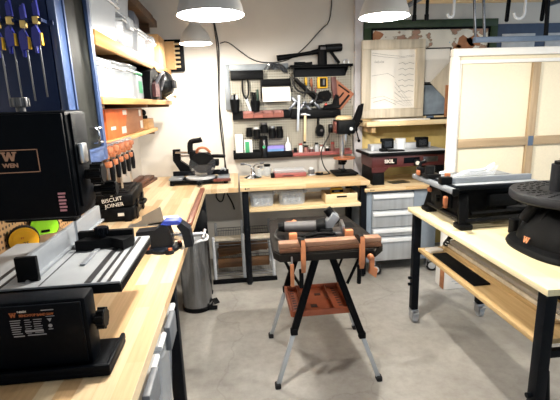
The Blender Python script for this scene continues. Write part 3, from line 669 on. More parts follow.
# ================================================================ back workbench
bb = thing('workbench', 'back workbench with a light wood top and black legs below the pegboard', 'workbench', (.585, 3.95, 0))
MB().bx(.003, 1.172, 3.62, 4.26, .905, .945, .005).build('top', 'bench_top_wood', bb, world=True)
for x in (.045, 1.13):
    for y in (3.70, 4.22):
        m = MB().bx(x-.027, x+.027, y-.027, y+.027, .02, .904, .004); l = m.build('leg', 'black_steel', bb, world=True)
        MB().cyl((x, y, 0), (x, y, .021), .022).build('foot', 'rubber', l, world=True)
m = MB(); m.bx(.075, 1.10, 3.80, 3.82, .87, .904, .003); m.bx(.075, 1.10, 4.21, 4.23, .845, .904, .003); m.build('apron', 'black_steel', bb, world=True)
MB().bx(.075, 1.10, 3.66, 4.25, .705, .738, .003).build('lower_shelf', 'pine_x', bb, world=True)
m = MB(); m.bx(.03, .05, 3.73, 4.19, .66, .70); m.bx(1.125, 1.145, 3.73, 4.19, .66, .70); m.bx(.075, 1.10, 4.20, 4.23, .30, .34); m.build('rail', 'black_steel', bb, world=True)
m = MB(); m.cyl((.05, 3.6195, .93), (.05, 3.6190, .93), .008); m.bx(.062, .085, 3.619, 3.6195, .926, .934); m.build('stamp', 'ink', bb, world=True)
tote('tote', 'clear lidded tote with small parts at the left end of the bench shelf', (.195, 3.83, .7395), .235, .26, .115, 'clear_plastic', 'clear_soft', group='totes on the bench shelf')
fill('small grey parts inside the left tote of the bench shelf', (.195, 3.83, .744), .19, .20, .09, 'jumble_dark')
tote('tote', 'clear lidded tote with pinkish parts, right of the other tote on the bench shelf', (.475, 3.84, .7395), .265, .26, .12, 'clear_plastic', 'clear_soft', group='totes on the bench shelf')
fill('pinkish small parts inside the right tote of the bench shelf', (.475, 3.84, .744), .20, .20, .09, 'jumble')
wb_ = thing('wooden_box', 'open pale wooden box with a slot handle on the bench shelf', 'box', (.925, 3.80, .7395))
m = MB(); m.bx(-.15, .15, -.11, -.098, 0, .085, .002); m.bx(-.15, .15, .098, .11, 0, .085, .002); m.bx(-.15, -.138, -.098, .098, 0, .085, .002); m.bx(.138, .15, -.098, .098, 0, .085, .002); m.bx(-.138, .138, -.098, .098, 0, .01)
m.build('box_body', 'pine_x', wb_); MB().bx(-.045, .05, -.1115, -.1105, .05, .066).build('slot', 'black_matte', wb_)
t = thing('boxed_tool', 'yellow and black boxed tool standing in the open wooden box', 'tool', (.895, 3.76, .750))
MB().bx(-.055, .055, -.03, .03, 0, .12, .008).build('tool_body', 'yellow', t); MB().bx(-.056, .056, -.0315, -.0302, .078, .105, .001).build('band', 'black', t); MB().bx(-.03, .02, -.033, -.0316, .085, .10).build('plate', 'grey_tool', t)

# things standing on the bench top
t = thing('holding_stand', 'chrome holding stand with a round base at the left end of the bench', 'stand', (.135, 4.08, .9455))
MB().lathe([(0, 0), (.085, 0), (.088, .008), (.06, .018), (.03, .03), (.024, .06), (.012, .075), (0, .075)], n=36).build('base', 'chrome', t)
MB().sph((0, 0, .09), .02).build('ball_joint', 'steel', t)
for s in (-1, 1):
    m = MB(); m.tube([(0, 0, .095), (s*.03, 0, .135), (s*.095, 0, .14)], .006, smooth=1); m.bx(s*.095-.02, s*.095+.02, -.01, .01, .13, .15, .003); m.build('arm', 'dark_steel', t)
def jar(name, label, loc, r, h, body, lid, lh=.022, cat='jar', group=None):
    t = thing(name, label, cat, loc, 0, group)
    MB().lathe([(0, 0), (r, 0), (r, h*.82), (r*.82, h*.9), (r*.82, h), (0, h)], n=20).build('bottle_body', body, t)
    MB().lathe([(0, h+.001), (r*.86, h+.001), (r*.86, h+lh), (0, h+lh)], n=20).build('lid', lid, t); return t
jar('glass_jar', 'empty clear glass jar with a black lid on the bench', (.285, 4.17, .9455), .038, .095, 'glass', 'black')
jar('glass_jar', 'shorter glass jar without colour behind the chrome stand', (.215, 4.20, .9455), .034, .075, 'glass', 'steel')
t = thing('organizer_case', 'flat red parts case with a clear lid on the bench top', 'case', (.50, 4.10, .9455))
MB().bx(-.155, .155, -.09, .09, 0, .042, .006).build('tray', 'red_plastic', t); MB().bx(-.155, .155, -.09, .09, .043, .075, .008).build('lid', 'clear_plastic', t); MB().bx(-.08, .03, -.0955, -.0905, .012, .024, .002).build('latch', 'maroon', t)
solo(MB().bx(-.018, .018, -.03, .03, 0, .045, .006), 'small_box', 'black', 'small black box touching the left end of the red parts case', 'box', (.325, 4.04, .9455))
t = thing('trim_tool', 'small grey handheld tool standing on the bench left of the drill press', 'tool', (.715, 4.07, .9455))
MB().bx(-.035, .035, -.035, .035, 0, .012, .003).build('base', 'steel', t); MB().bx(-.028, .03, -.025, .025, .013, .06, .008).build('tool_body', 'grey_tool', t); MB().cyl((0, 0, .06), (0, 0, .078), .02).build('cap', 'white_plastic', t)
m = MB(); m.tube([(.75, 4.06, .957), (.82, 4.03, .953), (.90, 4.05, .953)], .006, smooth=2); m.ob((.79, 4.03, .962), (.07, .03, .026), (0, 0, -15), .008)
solo(m, 'power_plug', 'black', 'black plug and short cord lying beside the drill press base', 'plug')

# drill press
dp = thing('drill_press', 'small benchtop drill press with an orange round table at the right end of the bench', 'drill press', (1.03, 4.02, .9455))
m = MB(); m.bx(-.115, .115, -.13, .13, .012, .032, .008); m.bx(-.10, .10, -.11, .11, .0, .02, .004); m.bx(-.03, .03, -.02, .12, .032, .05, .01); m.build('base', 'black', dp)
MB().cyl((0, .07, .03), (0, .07, .56), .024, n=24).build('column', 'steel', dp)
m = MB(); m.cyl((0, -.02, .158), (0, -.02, .172), .105, n=36); m.build('table', 'copper', dp)
m = MB(); m.bx(-.03, .03, -.02, .10, .115, .157, .01); m.cyl((.0, .07, .09), (0, .07, .16), .038); m.build('table_bracket', 'black', dp)
m = MB(); m.bx(-.085, .085, -.12, .12, .40, .53, .018); m.build('head', 'black', dp)
m = MB(); m.lathe([(0, .531), (.075, .531), (.08, .54), (.075, .56), (.055, .57), (0, .572)], n=30); m.build('belt_cover', 'tan', dp)
MB().bx(-.10, -.086, -.08, .04, .41, .52, .004).build('side_cover', 'dark_red_tool', dp)
m = MB(); m.cyl((0, -.05, .40), (0, -.05, .34), .022); m.cyl((0, -.05, .34), (0, -.05, .30), .018, .008); m.build('chuck', 'steel', dp)
MB().cyl((.04, -.1205, .45), (.04, -.132, .45), .016).build('dial', 'light_grey', dp)
m = MB(); m.cyl((.0855, -.02, .44), (.125, -.02, .44), .022)
for a in (20, 140, 260):
    c, s = math.cos(math.radians(a)), math.sin(math.radians(a))
    m.tube([(.115, -.02, .44), (.14, -.02+.11*c, .44+.11*s)], .006); m.sph((.14, -.02+.115*c, .44+.115*s), .015)
m.build('feed_handle', 'black', dp)
t = thing('dust_shroud', 'black funnel shaped dust hood beside the drill press head', 'hood', (1.215, 4.20, 1.35))
m = MB(); m.prism([(-.05, .02), (-.02, 0), (.04, .16), (.055, .27), (.02, .25), (-.045, .10)], 'y', -.04, .04); m.build('hood', 'black_matte', t)
m = MB().tube([(-.04, 0, .03), (-.07, 0, .0), (-.085, 0, -.04)], .012, smooth=1); m.build('stem', 'black', t)

# ================================================================ pegboard wall
pg = solo(MB().bx(-.075, 1.225, 4.432, 4.449, 1.615, 2.02), 'pegboard', 'pegboard_white', 'upper white pegboard panel on the back wall', 'pegboard')
solo(MB().bx(-.035, 1.235, 4.432, 4.449, 1.10, 1.609), 'pegboard', 'pegboard_white', 'lower white pegboard panel on the back wall', 'pegboard')
m = MB(); m.bx(-.095, -.04, 4.420, 4.4315, 1.60, 2.045, .002); m.bx(-.04, .56, 4.420, 4.4315, 1.985, 2.045, .002)
m.build('frame', 'galvanized', pg)
def ledge(label, x0, x1, z0, z1, dep, mt, open_=True, tops=None):
    s = thing('tool_rail', label, 'rail', ((x0+x1)/2, 4.38, z0))
    m = MB(); m.bx(x0, x1, 4.431-dep, 4.4315, z0, z0+.006, .001); m.bx(x0, x1, 4.431-dep, 4.435-dep, z0, z1, .001); m.bx(x0, x1, 4.427, 4.4315, z0, z1+.015, .001)
    m.bx(x0, x0+.004, 4.431-dep, 4.4315, z0, z1); m.bx(x1-.004, x1, 4.431-dep, 4.4315, z0, z1)
    m.build('tray', mt, s, world=True); return s
ledge('black tool rail along the top left of the pegboard', -.03, .30, 1.895, 1.97, .05, 'black')
s = thing('black_shelf', 'black metal shelf on top of the pegboard under the cordless blower', 'shelf', (.88, 4.36, 1.90))
m = MB(); m.bx(.56, 1.19, 4.27, 4.4315, 1.995, 2.003, .001); m.bx(.56, 1.19, 4.27, 4.275, 1.985, 2.012, .001); m.build('shelf_plate', 'black', s, world=True)
m = MB(); m.bx(.61, 1.15, 4.425, 4.4315, 1.905, 1.994); m.prism([(4.275, 1.994), (4.42, 1.994), (4.42, 1.91)], 'x', 1.146, 1.15); m.prism([(4.275, 1.994), (4.42, 1.994), (4.42, 1.91)], 'x', .61, .614); m.build('back_plate', 'black_steel', s, world=True)
ledge('long black tool rail across the middle of the pegboard', -.03, .565, 1.50, 1.572, .05, 'black')
ledge('black tool rail right of the red bins, behind the triangle', .57, 1.09, 1.49, 1.575, .05, 'black')
ledge('black shelf holding the bottles at the lower left of the pegboard', -.045, .562, 1.105, 1.172, .12, 'black')
rs = ledge('red parts ledge along the lower right of the pegboard', .572, 1.20, 1.105, 1.145, .10, 'red_plastic')

# paper towels
t = thing('towel_holder', 'black paper towel holder under the top left rail', 'holder', (.415, 4.39, 1.67))
m = MB(); m.bx(-.145, .155, -.06, .04, .155, .22, .006); m.bx(-.145, -.138, -.05, .04, .03, .16, .002); m.bx(.147, .155, -.05, .04, .03, .16, .002); m.build('housing', 'black', t)
t = thing('paper_towel_roll', 'white paper towel roll hanging in the black holder', 'paper towel', (.415, 4.36, 1.745))
m = MB(); m.cyl((-.135, 0, 0), (.143, 0, 0), .070, n=36); m.bx(-.135, .143, -.071, -.068, -.075, 0); m.build('sheets', 'paper', t)
MB().cyl((-.137, 0, 0), (.1455, 0, 0), .018).build('core', 'cardboard', t)
m = MB(); rr = random.Random(5)
for k in range(7): m.tube([(rr.uniform(.30, .40), 4.38, 1.985), (rr.uniform(.38, .45), 4.34, 2.03+rr.uniform(0, .03)), (rr.uniform(.45, .52), 4.36, 2.0), (rr.uniform(.5, .55), 4.38, 1.95)], .010, smooth=2)
solo(m, 'safety_glasses', 'smoke_clear', 'clear safety glasses heaped on top of the towel holder', 'glasses')

# cups, pliers
def cup(label, x, h, items, r=.05):
    c = thing('tool_cup', label, 'cup', (x, 4.37, 1.575), 0, 'black tool cups on the pegboard')
    MB().lathe([(0, 0), (r*.8, 0), (r, h), (r*.94, h), (r*.76, .006), (0, .006)], n=20).build('cup_body', 'black', c)
    return c
cup('black cup holding hex keys at the left edge of the pegboard', .0, .13, 0)
cup('black cup holding screwdrivers, between the snips and the towel roll', .205, .11, 0)
for k, (x, dy, h, mt, lb) in enumerate(((-.025, 0, .165, 'steel', 'steel hex key standing in the left tool cup, nearest the frame'), (.0, .015, .175, 'black', 'black driver standing in the middle of the left tool cup'), (.022, -.005, .16, 'white_plastic', 'white handled driver standing in the left tool cup'),
        (.18, 0, .19, 'black', 'black handled screwdriver standing in the right tool cup'), (.205, .015, .185, 'black', 'slim black screwdriver at the back of the right tool cup'), (.232, -.005, .215, 'dark_green', 'dark green handled screwdriver in the right tool cup'))):
    t = thing('screwdriver', lb, 'screwdriver', (x, 4.37+dy, 1.583))
    MB().cyl((0, 0, 0), (0, 0, h*.5), .003, n=8).build('shaft', 'steel', t)
    MB().lathe([(0, h*.45), (.010, h*.47), (.013, h*.65), (.011, h*.9), (.014, h*.98), (0, h)], n=12).build('handle', mt, t)
t = thing('snips', 'long handled black snips hanging at the upper left of the pegboard', 'snips', (.115, 4.405, 1.58))
for s_ in (-1, 1):
    m = MB(); m.tube([(s_*.008, 0, .36), (s_*.035, -.004, .28), (s_*.03, -.004, .17), (s_*-.004, -.004, .12)], .008, smooth=2); m.build('handle', 'black', t)
m = MB(); m.prism([(-.012, .13), (.012, .13), (.055, .0), (.03, .0)], 'y', -.008, 0); m.build('blade', 'steel', t)

# red bins
for k in range(4):
    t = thing('red_bin', ['salmon red open bin on the middle rail, leftmost of four', 'salmon red open bin on the middle rail, second from the left', 'salmon red open bin on the middle rail, third from the left', 'salmon red open bin on the middle rail, rightmost of four'][k], 'bin', (.125+.102*k, 4.331, 1.515), 0, 'red bins on the middle rail')
    m = MB(); m.bx(-.049, .049, -.045, .047, 0, .004); m.prism([(-.045, 0), (-.041, 0), (-.055, .045), (-.06, .045)], 'x', -.049, .049)
    m.bx(-.049, -.046, -.045, .047, 0, .065, .001); m.bx(.046, .049, -.045, .047, 0, .065, .001); m.bx(-.049, .049, .044, .047, 0, .07, .001); m.build('bin_body', 'salmon', t)
    fill(['screws inside the leftmost red bin', 'screws inside the second red bin', 'screws inside the third red bin', 'screws inside the rightmost red bin'][k], (.125+.102*k, 4.331, 1.5195), .08, .07, .045, 'jumble')

# bottles on the lower left shelf
t = thing('glue_carton', 'tall white carton at the left end of the bottle shelf', 'carton', (.02, 4.365, 1.1115)); MB().bx(-.038, .038, -.035, .035, 0, .245, .003).build('carton', 'white', t); MB().bx(-.03, .03, -.0358, -.0352, .12, .125).build('print', 'light_grey', t)
t = thing('glue_carton', 'white and green carton next to the tall white carton', 'carton', (.112, 4.365, 1.1115)); MB().bx(-.042, .042, -.035, .035, 0, .185, .003).build('carton', 'white', t); MB().bx(-.032, .012, -.0362, -.0352, .05, .17).build('green_panel', 'green', t); MB().bx(.018, .034, -.0362, -.0352, .04, .17).build('grey_panel', 'light_grey', t)
for k, (x, z, r, h, lb) in enumerate(((.128, 1.325, .033, .075, 'black pot with a black lid above the green carton, leftmost of the hung pots'), (.205, 1.30, .036, .10, 'black pot with a pale lid, second of the hung pots'), (.284, 1.36, .04, .085, 'highest black pot at the centre of the hung pots'), (.366, 1.30, .037, .105, 'black pot right of the centre among the hung pots'), (.445, 1.30, .036, .10, 'black pot at the right end of the hung pots'))):
    t = jar('hung_pot', lb, (x, 4.375, z), r, h, 'black', ['black', 'light_grey', 'grey_tool', 'steel', 'black'][k], .02, 'pot', 'black pots on the pegboard')
    MB().bx(-.01, .01, r*.8, .056, h*.4, h*.6, .002).build('hook', 'steel', t)
t = jar('glue_bottle', 'dark bottle with a green ring standing in front of the hung pots', (.27, 4.345, 1.1115), .048, .19, 'black_gloss', 'black', .03, 'bottle')
MB().cyl((0, -.0485, .11), (0, -.047, .11), .016).build('ring', 'green', t)
t = thing('blue_box', 'lilac blue carton lying on the bottle shelf', 'carton', (.395, 4.36, 1.1115)); MB().bx(-.09, .085, -.045, .05, .035, .115, .004).build('carton', 'purple', t); MB().bx(-.085, .08, -.0462, -.0452, .06, .085).build('stripe', 'clear_blue', t); MB().bx(-.09, .085, -.045, .05, 0, .0345, .003).build('tray', 'grey_tool', t)
m = MB().lathe([(0, 0), (.032, 0), (.034, .09), (.028, .125), (.011, .15), (.006, .20), (0, .20)], n=20); solo(m, 'glue_bottle', 'white_plastic', 'white pointed glue bottle at the right end of the bottle shelf', 'bottle', (.525, 4.355, 1.1115))
for k in range(5):
    t = jar('small_jar', ['small dark jar at the foot of the green carton', 'small jar second from the green carton', 'small jar under the lilac carton end', 'small jar in front of the lilac carton', 'small jar beside the white glue bottle'][k], (.19+.025*(k > 0)+.062*k, 4.328 if k < 2 else 4.325, 1.1115), .011, .022, 'black', 'steel', .008, 'jar', 'small jars on the bottle shelf') if k not in (1,) else None

# hung tools, upper right
def tri(m, P, t, y0, y1, holes=()): m.prism(P, 'y', y0, y1)
t = thing('speed_square', 'large orange triangular square hanging at the right of the pegboard', 'square', (1.12, 4.39, 1.51))
A, B, C_ = Vector((-.105, 0, .385)), Vector((.115, 0, .21)), Vector((-.07, 0, 0))
m = MB(); m.prism([(A.x, A.z), (B.x, B.z), (C_.x, C_.z)], 'y', -.005, .005); m.m = 1
ctr = (A+B+C_)/3
for f0, f1, w_ in ((.16, .84, .022), (.30, .70, .016)):
    p = C_.lerp(B, f0).lerp(A, .12 if f0 < .2 else .34); q = C_.lerp(B, f1).lerp(A, .12 if f0 < .2 else .34); m.bar(p, q, w_, .0114, .001, up=(0, 1, 0))
p = A.lerp(B, .25).lerp(C_, .10); q = A.lerp(B, .82).lerp(C_, .08); m.bar(p, q, .016, .0114, .001, up=(0, 1, 0)); m.build('plate', ['copper', 'black_matte'], t)
m = MB(); m.bar(A+Vector((0, -.012, 0)), C_.lerp(A, .45)+Vector((0, -.012, 0)), .05, .012, .002, up=(0, 1, 0)); m.build('fence', 'dark_red_tool', t)
t = thing('tape_measure', 'yellow and black tape measure hanging on the pegboard', 'tape measure', (.905, 4.405, 1.785)); MB().bx(-.055, .055, -.025, .022, 0, .115, .014).build('shell', 'yellow', t); MB().bx(-.03, .035, -.0285, -.0255, .015, .10, .006).build('face', 'black', t); MB().bx(.0, .02, -.031, -.0287, .03, .09).build('clip', 'grey_tool', t)
for k, (x, a, lb) in enumerate(((.635, 42, 'silver corner clamp hanging left of the steel rule'), (.80, -38, 'silver corner clamp hanging right of the steel rule'))):
    t = thing('corner_clamp', lb, 'clamp', (x, 4.41, 1.655), 0, 'corner clamps on the pegboard')
    m = MB(); m.ob((0, 0, .0), (.17, .016, .034), (0, a, 0), .003); m.ob((.05 if a > 0 else -.05, -.001, -.055), (.03, .016, .15), (0, a, 0), .003); m.ob((-.045 if a > 0 else .045, -.001, -.035), (.028, .016, .12), (0, a, 0), .003); m.build('frame', 'dark_steel', t)
    MB().ob((0, -.014, -.035), (.03, .012, .03), (0, a, 0), .004).build('screw_block', 'black', t)
t = thing('bar_tool', 'dark long handled tool hanging diagonally over the corner clamps', 'tool', (.74, 4.368, 1.66)); m = MB(); m.tube([(-.12, 0, .225), (-.02, -.01, .12), (.10, 0, .02)], [.02, .022, .024], n=10); m.build('shaft', 'black', t); MB().sph((.13, 0, .0), .032, (1.3, .8, .8)).build('head', 'charcoal', t); m = MB().tube([(-.12, 0, .22), (-.17, 0, .25), (-.19, 0, .2), (-.16, 0, .1)], .007, smooth=2); m.build('cord', 'cable', t)
m = MB(); m.bar((.01, 0, .36), (-.012, 0, 0), .022, .003, up=(0, 1, 0)); solo(m, 'steel_rule', 'steel', 'long steel rule hanging over the middle rail', 'ruler', (.645, 4.372, 1.365))
for k, (x, z0, z1, w, mt, lb) in enumerate(((.80, 1.63, 1.83, .022, 'walnut', 'brown wooden handled file hanging left of the yellow tape'), (.835, 1.60, 1.80, .012, 'red_plastic', 'thin red handled tool hanging beside the brown file'))):
    t = thing('file', lb, 'file', (x, 4.412, z0)); MB().bx(-w/2, w/2, -.008, .008, (z1-z0)*.5, z1-z0, .004).build('handle', mt, t); MB().bx(-w*.35, w*.35, -.004, .004, 0, (z1-z0)*.5, .001).build('blade', 'dark_steel', t)
for k, (x, z, mt, lb) in enumerate(((.735, 1.885, 'yellow', 'yellow driver handle at the top of the pegboard under the black shelf'), (.79, 1.87, 'copper', 'orange driver handle next to the yellow driver handle'), (1.03, 1.80, 'dark_red_tool', 'dark red pliers hanging left of the orange triangle'))):
    m = MB(); m.lathe([(0, 0), (.010, .01), (.014, .04), (.012, .08), (0, .09)], n=12) if k < 2 else m.tube([(-.02, 0, .12), (-.03, -.005, .05), (0, -.005, 0), (.03, -.005, .05), (.02, 0, .12)], .010, smooth=2)
    solo(m, 'hand_tool', mt, lb, 'tool', (x, 4.40, z-.07))
t = thing('pouch', 'black tool pouch hanging below the yellow tape measure', 'pouch', (.915, 4.40, 1.655)); m = MB(); m.prism([(-.08, .05), (-.05, .0), (.05, .0), (.085, .06), (.05, .11), (-.04, .10)], 'y', -.02, .02); m.build('pouch_body', 'black_matte', t)
t = thing('hand_tool', 'black wedge shaped tool with a red knob left of the orange triangle', 'tool', (1.0, 4.36, 1.58)); m = MB(); m.prism([(-.10, 0), (.07, 0), (.06, .13), (.03, .14), (.0, .05), (-.09, .03)], 'y', -.022, .018); m.build('plane_body', 'black_matte', t); MB().sph((-.07, 0, .042), .016).build('knob', 'red', t)
t = thing('hammer', 'hammer with a pale wooden handle hanging below the middle rail', 'hammer', (.70, 4.355, 1.24)); MB().bar((0, 0, 0), (.012, 0, .28), .024, .02, .006, up=(0, 1, 0)).build('handle', 'pine_x', t); m = MB(); m.cyl((-.035, 0, .292), (.02, 0, .292), .015); m.prism([(.02, .30), (.065, .285), (.062, .278), (.02, .28)], 'y', -.012, .012); m.build('head', 'steel', t); MB().ob((0, 0, .006), (.028, .024, .02), (0, 3, 0), .003).build('end_cap', 'black', t)
t = thing('glue_gun', 'black hot glue gun hanging below the middle rail', 'glue gun', (.87, 4.39, 1.30)); m = MB(); m.prism([(-.03, .0), (.03, -.005), (.045, .05), (.03, .11), (.0, .125), (-.035, .10), (-.045, .05)], 'y', -.03, .03); m.build('gun_body', 'black', t); MB().tube([(-.02, 0, .12), (-.02, 0, .16), (-.01, 0, .19)], .012, smooth=1).build('nozzle', 'black', t); MB().sph((.012, -.028, .06), .016).build('dial', 'grey_tool', t)
t = thing('gadget', 'small dark gadget hanging right of the glue gun', 'gadget', (.985, 4.40, 1.33)); MB().bx(-.022, .022, -.02, .02, 0, .09, .006).build('gadget_body', 'black', t); MB().bx(-.012, .012, -.022, -.0205, .05, .08).build('screen', 'grey_tool', t)
m = MB(); m.tube([(.575, 4.33, 1.93), (.60, 4.325, 1.80), (.68, 4.32, 1.74), (.78, 4.32, 1.76), (.84, 4.325, 1.72), (.80, 4.325, 1.64), (.70, 4.325, 1.63)], .010, smooth=2); m.tube([(.60, 4.335, 1.90), (.66, 4.332, 1.85), (.74, 4.332, 1.80), (.70, 4.332, 1.70)], .008, smooth=2); solo(m, 'hose', 'cable', 'black hose draped over the corner clamps on the pegboard', 'hose')
# small bottles on the red ledge
SB = [('black', 'black'), ('white', 'red'), ('salmon', 'black'), ('maroon', 'white'), ('light_grey', 'black'), ('white', 'salmon'), ('black', 'white'), ('salmon', 'red')]
SN = ['black bottle at the left end of the red ledge', 'white bottle with a red cap on the red ledge', 'salmon bottle left of the tall white one on the red ledge', 'maroon bottle with a white cap on the red ledge', 'grey bottle with a black cap on the red ledge', 'white bottle with a salmon cap on the red ledge', 'black bottle with a white cap on the red ledge', 'salmon bottle with a red cap nearest the drill press on the red ledge']
for k in range(8): jar('small_bottle', SN[k], (.605+.057*k, 4.385, 1.1115), .019+.003*(k % 3), .06+.022*((k*5) % 3), SB[k][0], SB[k][1], .016, 'bottle', 'bottles on the red ledge')

# blower on the top shelf, its neighbours
t = thing('cordless_blower', 'black cordless blower with a long nozzle lying on the black top shelf', 'blower', (.85, 4.35, 2.004))
m = MB(); m.cyl((.045, 0, .0), (.045, 0, .15), .048, n=24); m.cyl((.045, 0, .15), (.045, 0, .195), .048, .036, n=24); m.build('motor_body', 'black', t)
m = MB(); m.cyl((.08, 0, .165), (.235, 0, .172), .040, n=24); m.cyl((.235, 0, .172), (.245, 0, .172), .035, n=24); m.build('battery_pack', 'black_gloss', t)
m = MB(); m.cyl((.01, 0, .14), (-.06, 0, .128), .026, .022, n=18); m.cyl((-.06, 0, .128), (-.20, 0, .11), .019, .017, n=18); m.cyl((-.20, 0, .11), (-.41, 0, .082), .018, .030, n=18); m.build('nozzle', 'black', t)
m = MB().bar((.13, 0, .135), (.22, 0, .02), .026, .03, .008); m.build('handle', 'black', t)
m = MB().tube([(.13, .012, .125), (.19, .012, .015)], .006); m.build('trigger_bar', 'steel', t)
m = MB(); m.bx(.018, .072, -.0495, -.047, .15, .175, .002); m.build('emblem', 'grey_tool', t)
t = thing('spare_nozzle', 'short black nozzle lying on the top shelf left of the blower body', 'nozzle', (.70, 4.345, 2.004)); m = MB(); m.cyl((-.09, 0, .022), (.02, 0, .022), .021, n=16); m.cyl((.02, 0, .022), (.09, 0, .022), .014, .02, n=16); m.build('tube', 'black', t)
t = thing('steel_ring', 'small steel ring clip at the right end of the top shelf', 'clip', (1.135, 4.33, 2.004)); m = MB().tube([(.025*math.cos(a), 0, .03+.025*math.sin(a)) for a in [2*PI*i/16 for i in range(16)]], .005, closed=True); m.bx(-.05, .03, -.012, .012, 0, .008, .002); m.build('ring', 'steel', t)

# cables on the back wall
m = MB(); m.tube([(-.195, 4.438, 2.83), (-.19, 4.438, 2.6), (-.125, 4.438, 2.28), (-.135, 4.438, 2.05), (-.17, 4.438, 1.55), (-.15, 4.438, 1.2), (-.13, 4.438, .98)], .0065, smooth=2); m.tube([(-.18, 4.436, 2.83), (-.17, 4.436, 2.5), (-.14, 4.436, 2.2), (-.165, 4.436, 1.7), (-.135, 4.436, 1.3), (-.145, 4.436, .98)], .0045, smooth=2)
solo(m, 'wall_cable', 'cable', 'pair of black power cables running down the back wall left of the pegboard', 'cable')
m = MB().tube([(-.115, 4.437, 2.25), (-.04, 4.437, 2.27), (.08, 4.437, 2.17), (.22, 4.437, 2.07), (.40, 4.437, 2.05), (.58, 4.437, 2.075), (.75, 4.437, 2.20), (.90, 4.437, 2.36), (1.01, 4.437, 2.44), (1.02, 4.437, 2.83)], .005, smooth=2)
solo(m, 'wall_cable', 'cable', 'thin black cable looping across the wall above the pegboard', 'cable')
solo(MB().tube([(1.0, 4.41, 1.42), (.96, 4.32, 1.32), (.88, 4.30, 1.20), (.85, 4.28, 1.12), (.86, 4.15, 1.0), (.90, 4.09, .954)], .006, smooth=2), 'cord', 'cable', 'black cord curling from the pegboard down to the drill press base', 'cord')
m = MB(); m.tube([(-.21, 4.438, .93), (-.22, 4.438, .8), (-.27, 4.438, .70), (-.2, 4.438, .62), (-.16, 4.438, .75), (-.12, 4.438, .93)], .007, smooth=2); m.tube([(-.15, 4.438, .93), (-.15, 4.438, .75), (-.09, 4.438, .63), (-.07, 4.438, .55)], .008, smooth=2)
solo(m, 'wall_cable', 'cable', 'black cables hanging on the wall under the corner worktop', 'cable')
# ================================================================ wall boards and frames, right of the pegboard
t = thing('ply_sheet', 'yellowish plywood sheet behind the router table', 'board', (1.85, 4.43, 0)); MB().bx(1.335, 2.6, 4.42, 4.445, .02, 1.40, .002).build('sheet', 'ply_yellow', t, world=True)
sh = thing('timber_shelf', 'light timber shelf under the picture frames, above the router table', 'shelf', (1.78, 4.2, 1.39))
MB().bx(1.27, 2.35, 4.06, 4.415, 1.395, 1.44, .004).build('board', 'pine_x', sh, world=True)
for x in (1.36, 2.25): MB().bx(x-.02, x+.02, 4.12, 4.40, 1.33, 1.394, .003).build('bracket', 'lumber_tan', sh, world=True)
m = MB(); m.bx(-.22, .30, -.12, .13, 0, .012, .002); solo(m, 'paper_stack', 'paper', 'white sheets lying on the timber shelf under the large frame', 'paper', (1.62, 4.19, 1.4415), 2)
solo(MB().bx(-.5, .5, -.05, .05, 0, .026, .003), 'timber_board', 'pine_x', 'pale board lying on the timber shelf behind the white sheets', 'board', (1.80, 4.375, 1.4415), 0)
solo(MB().bx(-.22, .17, -.06, .06, 0, .012, .002), 'black_board', 'black_matte', 'thin black board at the right end of the timber shelf', 'board', (2.165, 4.19, 1.4415), -2)
solo(MB().bx(-.03, .03, -.03, .03, 0, .03, .004), 'blue_block', 'rail_blue', 'small blue block on the timber shelf below the stacked frames', 'block', (2.01, 4.27, 1.4415))

def frame(m, x0, x1, z0, z1, y0, y1, w, bev=.004, mat=None):
    m.bx(x0, x1, y0, y1, z1-w, z1, bev, mat); m.bx(x0, x1, y0, y1, z0, z0+w, bev, mat)
    m.bx(x0, x0+w, y0, y1, z0+w, z1-w, bev, mat); m.bx(x1-w, x1, y0, y1, z0+w, z1-w, bev, mat)
mp = thing('framed_map', 'large map in a dark green frame on the back wall behind the picture frames', 'map', (2.0, 4.40, 1.45))
m = MB(); frame(m, 1.335, 2.76, 1.47, 2.43, 4.385, 4.415, .075); m.build('frame', 'green_frame', mp, world=True)
m = MB(); frame(m, 1.41, 2.685, 1.545, 2.355, 4.395, 4.412, .02); m.build('inner_frame', 'black', mp, world=True)
MB().bx(1.43, 2.665, 4.404, 4.410, 1.565, 2.335).build('sheet', 'map_print', mp, world=True)
m = MB(); rr = random.Random(11)
for (cx, cz, r) in ((1.47, 2.28, .07), (2.42, 2.19, .10), (2.52, 2.22, .09), (2.33, 2.15, .05)):
    P = [(cx+r*rr.uniform(.7, 1.2)*math.cos(a), cz+r*.75*rr.uniform(.6, 1.2)*math.sin(a)) for a in [2*PI*i/14 for i in range(14)]]
    MB().prism(P, 'y', 4.4025, 4.4035).build('land_patch', 'board_brown', mp, world=True)
pf = thing('picture_frame', 'large pale wooden picture frame with a line drawing, leaning above the timber shelf', 'picture frame', (1.605, 4.28, 1.4675), 0)
m = MB(); frame(m, -.325, .325, 0, .76, -.022, .018, .085, .006); m.build('frame', 'frame_wood', pf)
m = MB(); frame(m, -.25, .25, .075, .685, -.012, .012, .018, .002); m.build('inner_lip', 'frame_wood', pf)
MB().bx(-.235, .235, .004, .010, .09, .67).build('sheet', 'paper', pf)
m = MB()
def ln(P, r=.0014): m.tube([(x, .0035, z) for x, z in P], r, n=4)
ln([(-.22, .62), (-.10, .60), (.05, .585), (.22, .60)]); ln([(-.22, .64), (-.05, .615), (.1, .60), (.22, .612)])
for k in range(6):
    z = .53-.055*k; ln([(.06, z), (.10, z+.012), (.13, z-.006), (.17, z+.010), (.22, z)], .0018)
for k in range(5): ln([(.22-.02*k, .11), (.02, .36-.05*k)], .001)
ln([(-.22, .42), (-.05, .44), (.02, .40)]); ln([(-.22, .20), (-.1, .22), (.05, .16), (.22, .17)]); ln([(-.20, .16), (-.08, .185), (.04, .13)], .002); ln([(.02, .25), (.10, .20), (.20, .20)])
m.build('drawing_lines', 'ink', pf)
m = MB()
